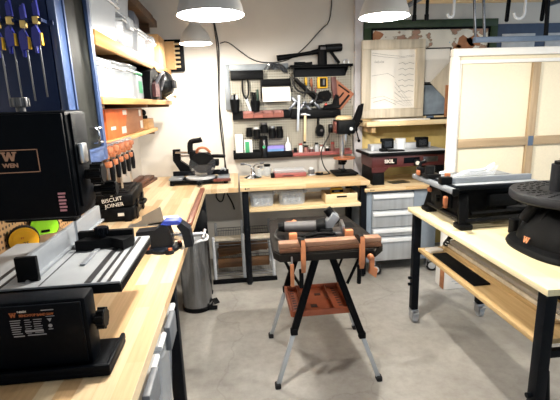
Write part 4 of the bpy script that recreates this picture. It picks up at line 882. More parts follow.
for k in range(9): m.tube([(-.19+.011*k, .0033, .545), (-.186+.011*k, .0033, .56+.006*(k % 3 == 0)), (-.182+.011*k, .0033, .545)], .0012, n=4)
m.build('handwriting', 'ink', pf)
# frames behind, right
for k, (x0, x1, z0, z1, y, fm, im, lb) in enumerate(((1.92, 2.24, 1.80, 2.15, 4.34, 'charcoal', 'paper', 'thin dark frame with a white print, upper one of those behind the canvas edge'), (1.90, 2.22, 1.47, 1.795, 4.36, 'charcoal', 'sky_print', 'dark framed blue landscape print below the white print'))):
    t = thing('print_frame', lb, 'picture', ((x0+x1)/2, y, z0))
    m = MB(); frame(m, x0, x1, z0, z1, y-.01, y+.01, .012, .002); m.build('frame', fm, t, world=True); MB().bx(x0+.01, x1-.01, y, y+.006, z0+.01, z1-.01).build('sheet', im, t, world=True)
t = thing('leaning_board', 'pale board leaning diagonally between the picture frames and the canvas', 'board', (2.10, 4.27, 1.4545)); MB().prism([(-.10, .35), (.10, .55), (.30, .55), (.3, 0), (.16, .10)], 'y', 0, .012).build('board', 'frame_wood', t); MB().bx(.06, .10, -.012, -.001, 0, .32, .003).build('batten', 'board_brown', t)

# ================================================================ large canvas, back side
cv = thing('stretched_canvas', 'huge stretched canvas seen from the back, standing behind the right table', 'canvas', (2.45, 3.5, 0))
MB().bx(1.83, 3.24, 3.522, 3.53, .02, 2.03).build('cloth', 'canvas_cloth', cv, world=True)
m = MB(); frame(m, 1.815, 3.25, .004, 2.04, 3.475, 3.535, .06, .008); m.tube([(1.868, 3.474, .1), (1.875, 3.470, 1.0), (1.865, 3.474, 1.95)], .009, smooth=1); m.build('folded_edge', 'canvas_fold', cv, world=True)
m = MB(); frame(m, 1.876, 3.19, .065, 1.95, 3.495, 3.52, .03, .003); m.build('stretcher', 'canvas_fold', cv, world=True)
MB().bx(2.545, 2.615, 3.49, 3.52, .096, 1.918, .003).build('cross_bar', 'stretcher_wood', cv, world=True)
MB().bx(1.908, 2.544, 3.492, 3.52, 1.215, 1.29, .003).build('cross_bar', 'stretcher_wood_x', cv, world=True); MB().bx(2.616, 3.158, 3.492, 3.52, 1.215, 1.29, .003).build('cross_bar', 'stretcher_wood_x', cv, world=True)
m = MB(); m.bx(2.556, 2.604, 3.4865, 3.4895, 1.21, 1.295, .001); m.build('corner_plate', 'rail_blue', cv, world=True)

# ================================================================ rolling tool chest with the router table
ch = thing('tool_chest', 'rolling steel tool chest with four drawers and a wood top under the router table', 'tool chest', (1.52, 3.98, 0))
MB().bx(1.135, 1.87, 3.655, 4.30, .832, .865, .005).build('top', 'bench_top_wood', ch, world=True)
m = MB(); m.bx(1.165, 1.85, 3.72, 4.28, .13, .831, .004); m.bx(1.165, 1.215, 3.70, 3.72, .13, .831, .003); m.bx(1.62, 1.85, 3.70, 3.72, .13, .831, .003); m.build('cabinet', 'grey_paint', ch, world=True)
for k, (z0, z1) in enumerate(((.645, .80), (.475, .635), (.385, .467), (.14, .375))):
    d = MB().bx(1.219, 1.616, 3.695, 3.715, z0, z1, .003).build('drawer', 'brushed_chest', ch, world=True)
    m = MB(); m.bx(1.225, 1.61, 3.672, 3.694, z1-.045, z1-.008, .005); m.build('handle', 'white_plastic', d, world=True)
for x in (1.235, 1.80):
    for y in (3.735, 4.22):
        m = MB(); m.bx(x-.03, x+.03, y-.035, y+.035, .118, .129, .002); m.bx(x-.026, x-.02, y-.03, y+.02, .05, .12, .002); m.bx(x+.02, x+.026, y-.03, y+.02, .05, .12, .002); m.bx(x-.02, x+.02, y-.05, y-.03, .10, .118, .003)
        w = m.build('caster', 'steel', ch, world=True)
        m = MB(); f_ = y < 4; ax = Vector((.006, .016, 0)) if f_ else Vector((.016, 0, 0)); cc = Vector((x+.03*f_, y-.03, .055)); m.cyl(cc-ax, cc+ax, .055, n=28, mat=0); m.cyl(cc-ax*1.1, cc+ax*1.1, .034, n=20, mat=1); m.build('wheel', ['rubber', 'light_grey'], w, world=True)
m = MB(); m.cyl((1.19, 3.6545, .848), (1.19, 3.654, .848), .007); m.bx(1.20, 1.225, 3.654, 3.6545, .845, .852); m.build('stamp', 'ink', ch, world=True)

rt = thing('router_table', 'dark red benchtop router table with clear guards on top of the tool chest', 'router table', (1.60, 3.95, .8655))
for x in (1.305, 1.90):
    m = MB(); m.prism([(3.78, .867), (4.16, .867), (4.12, 1.06), (3.80, 1.06)], 'x', x-.055, x+.055); m.build('leg', 'black', rt, world=True)
m = MB(); m.bx(1.24, 1.97, 3.785, 3.80, 1.03, 1.14, .004); m.bx(1.24, 1.255, 3.80, 4.13, 1.03, 1.14); m.bx(1.955, 1.97, 3.80, 4.13, 1.03, 1.14); m.prism([(1.24, 1.03), (1.40, 1.03), (1.36, .985), (1.24, .985)], 'y', 3.786, 3.80); m.build('apron', 'maroon', rt, world=True)
m = MB(); m.bx(1.20, 2.0, 3.755, 4.20, 1.141, 1.168, .006); m.build('table_top', 'black', rt, world=True)
m = MB(); m.bx(1.215, 1.985, 3.79, 4.185, 1.1682, 1.172, .001); m.build('table_plate', 'light_grey', rt, world=True)
m = MB(); m.bx(1.28, 1.58, 3.99, 4.06, 1.1725, 1.23, .006); m.bx(1.62, 1.90, 3.99, 4.06, 1.1725, 1.23, .006); m.bx(1.28, 1.31, 3.94, 4.0, 1.1725, 1.225, .004); m.build('fence', 'light_grey', rt, world=True)
m = MB(); m.cyl((1.60, 4.02, 1.173), (1.60, 4.02, 1.275), .05, n=20); m.bx(1.54, 1.66, 4.06, 4.12, 1.173, 1.25, .01); m.build('dust_hood', 'white_plastic', rt, world=True)
for x in (1.44, 1.785):
    m = MB(); m.bx(x-.06, x+.06, 3.925, 3.945, 1.19, 1.285, .006, 0); m.bx(x-.06, x+.06, 3.945, 3.985, 1.25, 1.285, .006, 0); g = m.build('featherboard', 'black', rt, world=True)
    MB().bx(x-.035, x+.04, 3.9235, 3.9248, 1.205, 1.262).build('window', 'smoke_clear', g, world=True)
m = MB(); m.bx(1.40, 1.56, 3.80, 3.88, 1.1725, 1.185, .004); m.bx(1.34, 1.40, 3.82, 3.90, 1.1725, 1.20, .006); m.build('miter_gauge', 'black', rt, world=True)
MB().bx(1.365, 1.48, 3.7838, 3.7848, 1.055, 1.115, .001).build('badge', 'black', rt, world=True)
text('SKIL', .045, 'label_white', 'lettering', rt, (1.405-1.60, 3.7830-3.95, 1.085-.8655), sx=1.1, bold=.0015)
MB().bx(1.545, 1.70, 3.7838, 3.7848, 1.06, 1.115, .001).build('switch_plate', 'navy_black', rt, world=True)
MB().bx(1.735, 1.88, 3.7838, 3.7848, 1.065, 1.115, .001).build('name_plate', 'dark_steel', rt, world=True)
m = MB(); m.bx(1.645, 1.70, 3.77, 3.7835, 1.035, 1.09, .003, 0); m.cyl((1.672, 3.7695, 1.062), (1.672, 3.758, 1.062), .018, mat=1); m.build('switch', ['black', 'label_white'], rt, world=True)
MB().ob((1.53, 3.86, .871), (.18, .12, .006), (0, 0, 12), .002).build('base_plate', 'dark_steel', rt, world=True)

# ================================================================ rolling table on the right
tb2 = thing('rolling_table', 'rolling work table with a pale wood top at the right side of the photo', 'table', (1.52, 2.16, 0))
MB().bx(1.212, 1.84, 1.45, 2.87, .85, .88, .003).build('top', 'table_top_wood', tb2, world=True)
for x in (1.26, 1.785):
    for y in (1.505, 2.81):
        m = MB(); m.bx(x-.026, x+.026, y-.026, y+.026, .10, .849, .004)
        for z in (.30, .35): m.cyl((x-.026, y, z), (x-.048, y, z), .012, n=12)
        lg = m.build('leg', 'black_steel', tb2, world=True)
        m = MB(); m.bx(x-.03, x+.03, y-.03, y+.03, .09, .0995, .002); m.bx(x-.027, x-.021, y-.04, y+.02, .03, .092, .002); m.bx(x+.021, x+.027, y-.04, y+.02, .03, .092, .002); m.bx(x-.02, x+.02, y-.065, y-.03, .075, .09, .003); m.cyl((x-.028, y-.012, .038), (x+.028, y-.012, .038), .006)
        c = m.build('caster', 'steel', tb2, world=True); m = MB(); m.cyl((x-.017, y-.012, .038), (x+.017, y-.012, .038), .038, n=28); m.build('wheel', 'light_grey', c, world=True)
m = MB(); m.bx(1.26, 1.28, 1.54, 2.775, .82, .848, .003); m.bx(1.78, 1.80, 1.54, 2.775, .82, .848, .003); m.bx(1.295, 1.75, 1.49, 1.51, .82, .848, .003); m.bx(1.295, 1.75, 2.80, 2.82, .82, .848, .003); m.build('apron', 'black_steel', tb2, world=True)
m = MB(); m.bx(1.287, 1.758, 1.49, 1.52, .535, .569, .003); m.bx(1.287, 1.758, 2.79, 2.82, .535, .569, .003); m.bx(1.5, 1.53, 1.52, 2.79, .535, .569, .003); m.tube([(1.30, 1.51, .46), (1.32, 1.51, .30), (1.45, 1.51, .2)], .012); m.build('rail', 'black_steel', tb2, world=True)
MB().bx(1.262, 1.83, 1.54, 2.775, .57, .595, .002).build('lower_shelf', 'lumber_tan', tb2, world=True)

# boards stored on the lower shelf
SH = [(-.0, 1.315, 2.36, .5255, .10, .52, .012, 'black_matte', 'wide black sheet lying flat at the front of the lower shelf of the right table'),
      (0, 1.45, 2.2, .5255, .10, 1.1, .020, 'lumber_tan', 'tan board lying on the lower shelf behind the black sheet'),
      (0, 1.46, 2.14, .546, .09, 1.12, .022, 'frame_wood', 'pale grey moulding stacked on the tan board'),
      (0, 1.455, 2.12, .5685, .05, 1.16, .025, 'white', 'white painted moulding stacked on the pale grey moulding'),
      (0, 1.582, 2.12, .5255, .085, 1.10, .055, 'lumber_tan', 'thick tan plank on the lower shelf at the middle'),
      (0, 1.585, 2.12, .581, .08, 1.15, .030, 'charcoal', 'dark grey plank stacked on the thick tan plank'),
      (0, 1.59, 2.15, .6115, .07, 1.15, .035, 'white', 'white plank topmost of the boards in the middle of the lower shelf'),
      (0, 1.71, 2.15, .5255, .11, 1.18, .08, 'lumber_dark', 'dark timber at the back of the lower shelf'),
      (0, 1.71, 2.15, .606, .10, 1.14, .05, 'black_matte', 'black beam stacked on the dark timber at the back')]
for _, x, y, z, w, l, h, mt, lb in SH:
    solo(MB().bx(-w/2, w/2, -l/2, l/2, 0, h, .003), 'stored_board', mt, lb, 'board', (x+.03*(x < 1.5), y, z+.070), 0, 'boards on the lower shelf of the right table')
t = thing('paper_box', 'small open white box at the far end of the lower shelf of the right table', 'box', (1.34, 2.69, .5955), 10)
MB().bx(-.05, .05, -.035, .035, 0, .018, .002).build('box', 'white', t)
m = MB()
for k in range(3): m.tube([(.06*math.cos(a)+.012*k, .05*math.sin(a), .012+.016*k+.05*math.cos(a*.5)**2) for a in [2*PI*i/20 for i in range(20)]], .008, closed=True)
solo(m, 'coiled_cable', 'cable', 'coiled black cable at the far end of the lower shelf beside the rear leg', 'cable', (1.50, 2.735, .605))
t = thing('white_box', 'white box with a brown side standing on the floor behind the right table', 'box', (1.86, 3.36, 0))
MB().bx(-.13, .16, -.10, .07, 0, .26, .012).build('box', 'white', t); MB().bx(-.136, -.1305, -.10, -.03, .01, .25, .002).build('side_panel', 'board_brown', t)
m = MB(); m.bx(-.06, .03, -.1012, -.1002, .10, .112); m.bx(-.06, .01, -.1012, -.1002, .075, .083); m.bx(-.03, .06, -.1012, -.1002, .05, .058); m.build('print', 'light_grey', t)

# ---------------------------------------------------------------- jobsite table saw
ts = thing('table_saw', 'black jobsite table saw with a silver rail on the far end of the right table', 'table saw', (1.53, 2.50, .8805))
m = MB(); m.bx(1.30, 1.72, 2.34, 2.70, .925, 1.115, .012); m.bx(1.285, 1.30, 2.40, 2.66, .98, 1.09, .005); m.build('body', 'black', ts, world=True)
for x in (1.315, 1.70):
    for y in (2.295, 2.745):
        m = MB(); m.bar((x, y, .893), (x+(.02 if x < 1.5 else -.02), y+(.06 if y < 2.5 else -.06), 1.08), .055, .07, .006); m.bx(x-.04, x+.04, y-.05, y+.045, .881, .915, .010); m.build('leg', 'black', ts, world=True)
m = MB(); m.tube([(1.315, 2.27, .93), (1.72, 2.27, .945)], .016); m.tube([(1.30, 2.31, .94), (1.30, 2.72, .94)], .016); m.tube([(1.36, 2.29, .97), (1.72, 2.29, .98)], .012); m.build('base_rail', 'black', ts, world=True)
m = MB(); m.bx(1.245, 1.81, 2.285, 2.755, 1.116, 1.14, .004); t_ = m.build('table', 'black_steel', ts, world=True)
m = MB(); m.bx(1.27, 1.80, 2.31, 2.735, 1.1402, 1.143, .001); m.m = 1; m.bx(1.29, 1.78, 2.42, 2.43, 1.1428, 1.1442); m.bx(1.29, 1.78, 2.58, 2.59, 1.1428, 1.1442); m.build('table_plate', ['saw_table', 'stripe_dark'], t_, world=True)
m = MB(); m.bx(1.205, 1.24, 2.235, 2.80, 1.105, 1.14, .010); m.build('front_rail', 'alu', ts, world=True)
m = MB(); m.bx(1.203, 1.243, 2.222, 2.2345, 1.10, 1.142, .004); m.build('rail_cap', 'black', ts, world=True)
m = MB(); m.bx(1.27, 1.78, 2.365, 2.395, 1.1445, 1.178, .003); fe = m.build('fence', 'alu', ts, world=True)
m = MB(); m.bx(1.20, 1.269, 2.355, 2.405, 1.141, 1.185, .006); m.build('fence_lock', 'black', fe, world=True)
m = MB(); m.bx(1.40, 1.54, 2.48, 2.495, 1.1445, 1.165); m.build('riving_knife', 'steel', ts, world=True)
m = MB(); m.prism([(1.34, 1.152), (1.58, 1.152), (1.62, 1.225), (1.60, 1.23), (1.55, 1.19), (1.42, 1.19)], 'y', 2.455, 2.52); m.build('blade_guard', 'clear_plastic', ts, world=True)
m = MB(); m.tube([(1.34, 2.487, 1.16), (1.42, 2.487, 1.195), (1.55, 2.487, 1.195), (1.61, 2.487, 1.235)], .008, smooth=1); m.build('guard_arm', 'light_grey', ts, world=True)
m = MB(); m.cyl((1.24, 2.60, 1.155), (1.24, 2.60, 1.22), .03); m.bx(1.20, 1.30, 2.56, 2.64, 1.145, 1.17, .006); m.build('miter_gauge', 'black', ts, world=True)
m = MB(); m.bx(1.20, 1.235, 2.66, 2.73, 1.145, 1.20, .008); m.tube([(1.235, 2.72, 1.15), (1.23, 2.74, 1.22), (1.27, 2.72, 1.235)], .012, smooth=1); m.build('fence_knob', 'black', ts, world=True)
for p, s_ in (((1.197, 2.68, 1.165), (.015, .045, .035)), ((1.31, 2.50, 1.165), (.03, .03, .04)), ((1.195, 2.29, 1.06), (.02, .03, .055)), ((1.272, 2.45, 1.00), (.02, .06, .05)), ((1.272, 2.66, 1.05), (.02, .04, .03))):
    MB().ob(p, s_, (0, 0, 0), .006).build('grip', 'copper', ts, world=True)
m = MB(); m.cyl((1.284, 2.50, 1.02), (1.255, 2.50, 1.02), .065, n=30); m.cyl((1.255, 2.50, 1.02), (1.235, 2.50, 1.02), .02); m.cyl((1.245, 2.46, 1.05), (1.215, 2.46, 1.05), .010); m.build('hand_wheel', 'black', ts, world=True)
m = MB(); m.bx(1.48, 1.66, 2.30, 2.34, 1.00, 1.08, .01); m.cyl((1.6, 2.33, .98), (1.78, 2.28, .985), .03); m.build('motor', 'black', ts, world=True)
t = thing('push_stick', 'pale curved push stick resting on the table saw top', 'push stick', (1.40, 2.66, 1.1445)); MB().tube([(-.06, 0, .012), (0, 0, .02), (.05, .03, .05), (.03, .05, .085), (.0, .04, .08)], .012, smooth=2).build('stick', 'white_plastic', t)
m = MB(); m.lathe([(0, 0), (.035, 0), (.035, .05), (.02, .06), (0, .06)], n=18); m.bx(-.08, .0, -.02, .02, 0, .025, .006); solo(m, 'dust_fitting', 'black', 'black hose fitting standing on the right table behind the table saw foot', 'fitting', (1.765, 2.40, .8805))
solo(MB().tube([(0, 0, .008), (.1, -.05, .008), (.2, .02, .008), (.28, -.03, .008), (.3, .03, .008)], .007, smooth=2), 'cord', 'cable', 'black power cord lying on the right table under the table saw', 'cord', (1.42, 2.42, .8805))

# ---------------------------------------------------------------- spindle sander
ss = thing('spindle_sander', 'black spindle sander with a round ridged table on the near end of the right table', 'sander', (1.625, 1.855, .8805))
def oval(rx, ry, n=40, p=2.6):
    return [(rx*math.copysign(abs(math.cos(a))**(2/p), math.cos(a)), ry*math.copysign(abs(math.sin(a))**(2/p), math.sin(a))) for a in [2*PI*i/n for i in range(n)]]
def loft(m, secs):
    n = len(secs[0][0]); vs = []; fs = []
    for P, z in secs: vs += [(x, y, z) for x, y in P]
    for k in range(len(secs)-1):
        for i in range(n): fs.append((k*n+i, k*n+(i+1) % n, (k+1)*n+(i+1) % n, (k+1)*n+i))
    fs.append(tuple(range(n-1, -1, -1))); fs.append(tuple((len(secs)-1)*n+i for i in range(n))); return m.add(vs, fs)
m = MB(); loft(m, [(oval(.245, .262), 0), (oval(.25, .268), .012), (oval(.242, .26), .03), (oval(.21, .228), .042)]); m.build('plinth', 'black', ss)
m = MB(); loft(m, [(oval(.205, .222), .0425), (oval(.20, .215), .08), (oval(.175, .185), .14), (oval(.13, .14), .20), (oval(.10, .11), .225)])
for k in range(18):
    a = 2*PI*k/18; c, s = math.cos(a), math.sin(a)
    if k in (10,): continue
    m.bar((.195*c, .212*s, .05), (.11*c, .12*s, .23), .016, .03, .005, up=(c, s, .4))
m.build('base', 'black', ss)
m = MB(); m.cyl((0, 0, .225), (0, 0, .2605), .13, .17, n=40); m.cyl((-.17, .10, .14), (-.13, .06, .25), .03); m.build('housing', 'black', ss)
m = MB(); m.lathe([(0, .261), (.272, .261), (.28, .27), (.28, .297), (.274, .305), (0, .305)], n=56)
m.m = 1
for k in range(26):
    a = 2*PI*k/26
    for r in (.15, .18, .21, .235): m.bar((r*math.cos(a)-.008, r*math.sin(a), .306), (r*math.cos(a)+.008, r*math.sin(a)+.004, .306), .008, .003)
m.build('table', ['charcoal', 'black'], ss)
m = MB(); m.cyl((-.06, .02, .306), (-.06, .02, .435), .045, n=24); m.build('drum', 'charcoal', ss)
m = MB(); m.cyl((-.06, .02, .4355), (-.06, .02, .45), .034, n=20); m.cyl((-.06, .02, .45), (-.06, .02, .465), .014, n=6); m.build('spindle_nut', 'black', ss)
a = math.radians(181)
c_, s_ = math.cos(a), math.sin(a)
wlogo(.040, .032, 'logo', 'orange', ss, (.228*c_, .245*s_, .068), (72, 0, -84))
m = MB(); m.bx(-.018, .012, -.232, -.205, .06, .09, .004); m.build('switch', 'orange', ss)
for k, (dx, dy) in enumerate(((-.23, .24), (-.19, .29))):
    m = MB(); m.lathe([(0, 0), (.028, 0), (.028, .08), (.018, .085), (0, .085)], n=20); solo(m, 'sanding_drum', 'black', ['black sanding drum standing between the sander and the table saw', 'black sanding drum right behind the other drum'][k], 'sanding drum', (1.55+.085*k, 2.165+.02*k, .8805), 0, 'sanding drums on the right table')

# ================================================================ folding work stand with tools
st = thing('work_stand', 'folding black work stand with an orange tray in the middle of the floor', 'work stand', (.46, 2.47, 0))
ZT = .855
P = [(.165, 2.20), (.195, 2.135), (.72, 2.115), (.79, 2.20), (.775, 2.48), (.745, 2.82), (.70, 2.87), (.25, 2.88), (.19, 2.83), (.17, 2.50)]
def inset(P, d):
    cx = sum(p[0] for p in P)/len(P); cy = sum(p[1] for p in P)/len(P)
    return [(x-d*math.copysign(1, x-cx)*min(1, abs(x-cx)/.1), y-d*math.copysign(1, y-cy)*min(1, abs(y-cy)/.1)) for x, y in P]
m = MB(); m.prism(P, 'z', ZT-.045, ZT-.006); m.prism(inset(P, .006), 'z', ZT-.006, ZT); m.m = 1
for x0, x1, y0, y1 in ((.215, .255, 2.33, 2.47), (.66, .73, 2.56, 2.66)): m.bx(x0, x1, y0, y1, ZT-.001, ZT+.0006)
m.bx(.19, .76, 2.545, 2.549, ZT-.001, ZT+.0006)
for k in range(6): m.cyl((.25+.09*k, 2.40, ZT-.001), (.25+.09*k, 2.40, ZT+.0006), .010, n=14)
m.build('top', ['stand_plastic', 'black_matte'], st, world=True)
def leg(p0, p1, f):
    a = Vector(p0); b = Vector(p1); mid = a.lerp(b, f)
    l = MB().bar(a, mid, .040, .030, .004, up=(0, 1, 0)).build('leg', 'black', st, world=True)
    MB().bar(mid, b, .026, .020, .003, up=(0, 1, 0)).build('extension', 'leg_alu', l, world=True)
    MB().ob((b.x, b.y, .016), (.036, .045, .032), (0, 0, 0), .008).build('foot', 'rubber', l, world=True)
    MB().ob(tuple(mid), (.042, .036, .04), (0, 0, 0), .006).build('collar', 'black_matte', l, world=True)
leg((.44, 2.31, .81), (.16, 2.185, .012), .60); leg((.50, 2.31, .81), (.77, 2.165, .012), .66)
leg((.40, 2.62, .81), (.165, 2.745, .012), .52); leg((.54, 2.62, .81), (.79, 2.765, .012), .60)
for x in (.20, .74):
    s_ = 1 if x < .4 else -1
    MB().bar((x, 2.35, .81), (x+s_*.13, 2.30, .58), .014, .014, .002).build('brace', 'black', st, world=True)
    MB().bar((x, 2.62, .81), (x+s_*.10, 2.64, .55), .014, .014, .002).build('brace', 'black', st, world=True)
m = MB()
m.bx(.27, .63, 2.29, 2.64, .395, .41, .004); m.bx(.27, .63, 2.282, 2.296, .395, .435, .004); m.bx(.27, .63, 2.634, 2.648, .395, .435, .004); m.bx(.262, .278, 2.29, 2.64, .395, .44, .004); m.bx(.62, .636, 2.29, 2.64, .395, .44, .004)
m.bx(.53, .54, 2.30, 2.63, .41, .43, .003); m.bx(.34, .35, 2.30, 2.63, .41, .43, .003)
m.m = 1
for k in range(9):
    for x in (.305, .585): m.bx(x-.012, x+.012, 2.32+.035*k, 2.335+.035*k, .4095, .4112)
m.bx(.40, .44, 2.36, 2.40, .4095, .412); m.bx(.45, .49, 2.52, 2.55, .4095, .412); m.build('tray', ['tray_orange', 'maroon'], st, world=True)
# beam clamped on the front edge
LBM = ['reddish light hardwood board clamped on the front edge of the work stand, upper of two', 'dark walnut board under the light board on the work stand']
solo(MB().bx(-.285, .285, -.03, .03, 0, .028, .003), 'clamped_board', 'beam_light', LBM[0], 'board', (.478, 2.175, .8835), 0)
solo(MB().bx(-.283, .285, -.032, .032, 0, .026, .003), 'clamped_board', 'beam_dark', LBM[1], 'board', (.478, 2.175, .8565), 0)
def stand_clamp(label, x, group='orange clamps on the work stand'):
    t = thing('bar_clamp', label, 'clamp', (x, 2.10, .70), 0, group)
    m = MB(); m.bar((0, 0, .10), (0, 0, .235), .012, .018, .002, up=(0, 1, 0)); m.build('bar', 'black', t)
    m = MB(); m.prism([(-.018, .205), (.035, .213), (.085, .2135), (.085, .226), (.02, .244), (-.018, .236)], 'x', -.013, .013); m.build('upper_jaw', 'black', t)
    m = MB(); m.prism([(-.02, .245), (.0, .20), (.004, .09), (-.014, .06), (-.034, .10), (-.03, .21)], 'x', -.011, .011); m.build('body', 'orange', t)
    m = MB(); m.tube([(-.012, 0, -.03), (-.010, 0, .03), (-.012, 0, .075)], [.012, .012, .012], n=12, smooth=1); m.build('grip', 'black', t)
    return t
stand_clamp('orange and black clamp gripping the board near its left end', .315)
stand_clamp('orange and black clamp gripping the board towards its right end', .635)
t = thing('bar_clamp', 'small orange clamp hanging from the right front corner of the work stand', 'clamp', (.695, 2.098, .70), 0)
m = MB(); m.prism([(-.02, .03), (.02, .0), (.03, .05), (.01, .06), (.01, .12), (-.015, .125), (-.012, .06)], 'y', -.012, .012); m.sph((-.01, 0, .12), .018); m.build('body', 'orange', t); MB().cyl((0, .005, .05), (0, .005, .11), .005).build('screw', 'steel', t)
t = thing('bar_clamp', 'slim orange clamp handle hanging at the left front corner of the work stand', 'clamp', (.255, 2.10, .68), 0)
MB().bx(-.010, .010, -.010, .010, .0, .13, .005).build('grip', 'orange', t); MB().cyl((0, .0, .13), (0, .0, .17), .005).build('screw', 'steel', t)
for x, lb in ((.285, 'orange bench dog standing behind the clamped board at its left end'), (.61, 'orange bench dog standing behind the clamped board near the right clamp')):
    m = MB(); m.bx(-.022, .022, -.018, .018, 0, .075, .004); m.bx(-.022, .012, -.03, -.018, .0, .03, .003); solo(m, 'bench_dog', 'orange', lb, 'bench dog', (x, 2.26, ZT+.0005), 0, 'bench dogs on the work stand')
# biscuit joiner
bj = thing('biscuit_joiner', 'grey and black biscuit joiner lying on the work stand', 'power tool', (.42, 2.44, ZT+.001), -8)
m = MB(); m.cyl((-.16, .0, .055), (.03, 0, .055), .031, .036, n=24); m.build('motor_body', 'grey_tool', bj)
m = MB(); m.cyl((-.20, 0, .055), (-.161, 0, .055), .026, .034, n=24); m.build('end_cap', 'black', bj)
m = MB(); m.cyl((.031, 0, .055), (.085, 0, .055), .044, .05, n=24); m.bx(.05, .13, -.06, .06, .0, .05, .008); m.build('gear_housing', 'black', bj)
m = MB(); m.bx(.125, .21, -.065, .065, .004, .03, .004); m.bx(.18, .20, -.07, .07, .0, .075, .003); m.build('fence', 'steel', bj)
m = MB(); m.ob((.125, .02, .085), (.05, .10, .10), (0, 35, 0), .006); m.build('angle_fence', 'alu', bj)
m = MB(); m.cyl((.16, .02, .07), (.10, .03, .155), .026, n=20); m.build('depth_knob', 'black', bj)
m = MB(); m.tube([(.04, -.04, .03), (-.02, -.05, .012), (-.10, -.05, .012)], .012, smooth=1); m.build('cord_sleeve', 'black', bj)
solo(MB().tube([(.215, 2.46, .90), (.15+.045, 2.44, .868), (.20, 2.36, .868), (.24, 2.30, .868), (.36, 2.36, .868), (.30, 2.42-.06, .868)], .007, smooth=2), 'cord', 'cable', 'black cord looping from the biscuit joiner on the work stand', 'cord')
m = MB(); m.sph((0, 0, .022), .03, (1.4, .8, .75)); m.sph((.035, 0, .03), .022); m.bx(-.06, -.02, -.015, .015, .0, .03, .006); solo(m, 'dust_nozzle', 'orange', 'small orange fitting behind the biscuit joiner on the work stand', 'fitting', (.305, 2.62, ZT+.001))
m = MB(); m.bx(-.10, .10, -.025, .025, 0, .028, .006); m.tube([(-.09, 0, .03), (0, -.01, .05), (.09, .01, .03)], .010, smooth=1); solo(m, 'clamp_bar', 'black', 'black clamp lying on the work stand in front of the biscuit joiner', 'clamp', (.455, 2.318, ZT+.001), 3)

# ================================================================ overhead rack on the right
rk = thing('overhead_rack', 'blue grey metal rack hanging from the ceiling above the canvas', 'rack', (2.4, 3.3, 2.05))
m = MB(); m.bx(1.885, 3.3, 3.28, 3.32, 2.06, 2.10, .003); m.build('rail', 'rail_blue', rk, world=True)
for x in (1.87, 1.945): MB().bar((x-.045, 3.31, 2.85), (x+.03, 3.31, 2.10), .018, .014, .002).build('hanger', 'dark_steel', rk, world=True)
MB().bar((2.46, 3.31, 2.85), (2.49, 3.31, 2.10), .03, .02, .002).build('hanger', 'black_steel', rk, world=True)
t = thing('wall_panel', 'dark blue panel with a pale insert on the back wall at the upper right', 'panel', (3.2, 4.43, 2.0)); MB().bx(2.78, 4.0, 4.42, 4.445, 1.6, 2.38, .004).build('panel', 'panel_blue', t, world=True); MB().bx(2.83, 3.20, 4.41, 4.4195, 1.7, 2.28, .003).build('insert', 'light_grey', t, world=True); MB().bx(3.32, 3.95, 4.41, 4.4195, 1.7, 2.28, .003).build('insert', 'light_grey', t, world=True)
lr = thing('lumber_rack', 'overhead lumber shelf near the ceiling at the top right', 'rack', (1.9, 3.5, 2.42))
for x in (1.5, 2.8): MB().bx(x-.02, x+.02, 3.36, 3.74, 2.405, 2.43, .003).build('cross_arm', 'rail_blue', lr, world=True)
for x in (1.5, 2.8): 
    for y in (3.38, 3.72): MB().bx(x-.012, x+.012, y-.012, y+.012, 2.431, 2.849).build('hanger', 'rail_blue', lr, world=True)
for k, (y, w, lb) in enumerate(((3.44, .09, 'front plank on the overhead lumber shelf'), (3.55, .08, 'middle plank on the overhead lumber shelf'), (3.655, .09, 'rear plank on the overhead lumber shelf'))):
    solo(MB().bx(-.30, 1.25, -w/2, w/2, 0, .03, .003), 'plank', 'pine_x', lb, 'plank', (1.75, y, 2.4315), 0, 'planks on the overhead shelf')
def hookloop(name, label, x, y, z, mt, ln_=.13, group=None, two=True):
    m = MB()
    if two: m.tube([(x-.004, y, z+.08), (x-.012, y, z-.10)], .008); m.tube([(x+.014, y, z+.08), (x+.006, y, z-.10)], .008); m.tube([(x-.012, y, z-.10), (x+.006, y, z-.10)], .008)
    else: m.bx(x-.010, x+.014, y-.008, y+.008, z-.07, z+.08, .004); m.bx(x-.016, x+.016, y-.010, y+.010, z-.10, z-.055, .004)
    return solo(m, name, mt, label, 'strap' if mt == 'black' else 'hook', group=group)
hookloop('strap', 'black strap hanging beside the right pendant lamp, left of two', 1.43, 3.385, 2.34, 'black', two=False, group='black straps by the right lamp')
hookloop('strap', 'black strap hanging beside the right pendant lamp, right of two', 1.53, 3.385, 2.345, 'black', two=False, group='black straps by the right lamp')
hookloop('strap', 'black loop strap at the top right, left of the white hook', 2.20, 3.385, 2.33, 'black', group='loop straps by the white hook')
hookloop('strap', 'black loop strap at the top right, right of the white hook', 2.50, 3.385, 2.33, 'black', group='loop straps by the white hook')
for x, r, lb in ((1.75, .025, 'small pale hook under the planks above the map'), (2.345, .045, 'large white hook hanging between the two black loop straps')):
    m = MB(); m.tube([(x, 3.385, 2.43), (x, 3.385, 2.30)]+[(x-r+r*math.cos(a), 3.385, 2.29+r*math.sin(a)-.0) for a in [math.radians(d) for d in range(0, -200, -20)]], .011, smooth=1)
    solo(m, 'hook', 'white_plastic', lb, 'hook')

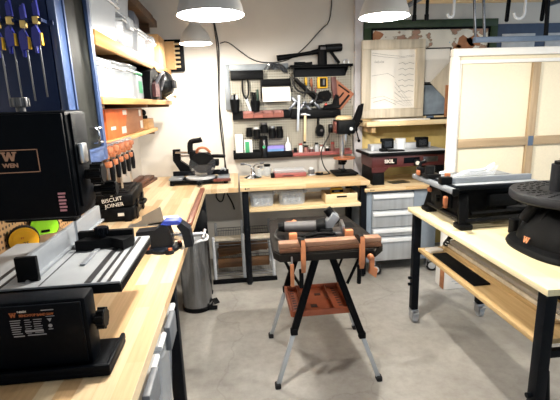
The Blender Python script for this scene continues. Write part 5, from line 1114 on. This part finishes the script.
# ================================================================ pendant lamps
def pendant(label, x, y, z, r, energy):
    t = thing('pendant_lamp', label, 'lamp', (x, y, z), 0, 'pendant lamps')
    k = r/.135
    m = MB().lathe([(r, 0), (r*.96, .03*k), (r*.84, .075*k), (r*.62, .115*k), (r*.40, .145*k), (r*.31, .165*k), (r*.30, .24*k), (r*.24, .26*k), (0, .262*k)], n=48); m.build('shade', 'shade_metal', t)
    m = MB().lathe([(r*.985, .002), (r*.94, .03*k), (r*.82, .072*k), (r*.60, .11*k), (r*.30, .15*k), (0, .155*k)], n=48); m.build('inner_shade', 'shade_inside', t)
    MB().sph((0, 0, .085*k), .045*k, (1, 1, 1), 24).build('bulb', 'bulb', t)
    MB().tube([(0, 0, .262*k), (0, 0, ZC-z)], .006).build('cord', 'cable', t)
    MB().cyl((0, 0, ZC-z-.03), (0, 0, ZC-z-.001), .05).build('canopy', 'shade_metal', t)
    li = bpy.data.lights.new('lamp_light', 'POINT'); li.energy = energy; li.color = (1, .95, .87); li.shadow_soft_size = .035
    lo = bpy.data.objects.new('lamp_light', li); COL.objects.link(lo); lo.location = (x, y, z+.008*k)
    return t
EN = 60
pendant('nearest and largest looking steel pendant lamp at the top of the photo', -.073, 1.75, 1.988, .128, EN)
pendant('steel pendant lamp over the corner, below and left of the largest lamp', -.290, 3.70, 2.150, .130, EN*.7)
pendant('steel pendant lamp on the right, in front of the map', .842, 2.40, 2.092, .136, EN*1.4)
pendant('added steel pendant lamp, unseen beyond the right edge, lighting the rolling table', 2.25, 1.75, 2.2, .13, EN)  # extra lamp added out of view to brighten the right side

# ================================================================ daylight, camera
w = bpy.data.worlds.new('daylight'); w.use_nodes = True; sc.world = w
bg = w.node_tree.nodes['Background']; bg.inputs[0].default_value = (.72, .86, 1, 1); bg.inputs[1].default_value = .55
cam = bpy.data.cameras.new('camera'); co = bpy.data.objects.new('camera', cam); COL.objects.link(co); sc.camera = co
cam.sensor_fit = 'HORIZONTAL'; cam.sensor_width = 36; cam.lens = 420/560*36; cam.clip_start = .02
Rm = Matrix(((.99398618, .0567262, -.09366759), (-.10393691, .21942236, -.9700778), (-.03447607, .97397945, .22399874)))
co.matrix_world = Matrix.Translation((0, 0, 1.65)) @ Rm.to_4x4()
sc.view_settings.view_transform = 'Standard'; sc.view_settings.look = 'None'
sc.view_settings.exposure = 0.45; sc.view_settings.gamma = 1
sc.view_settings.use_curve_mapping = False
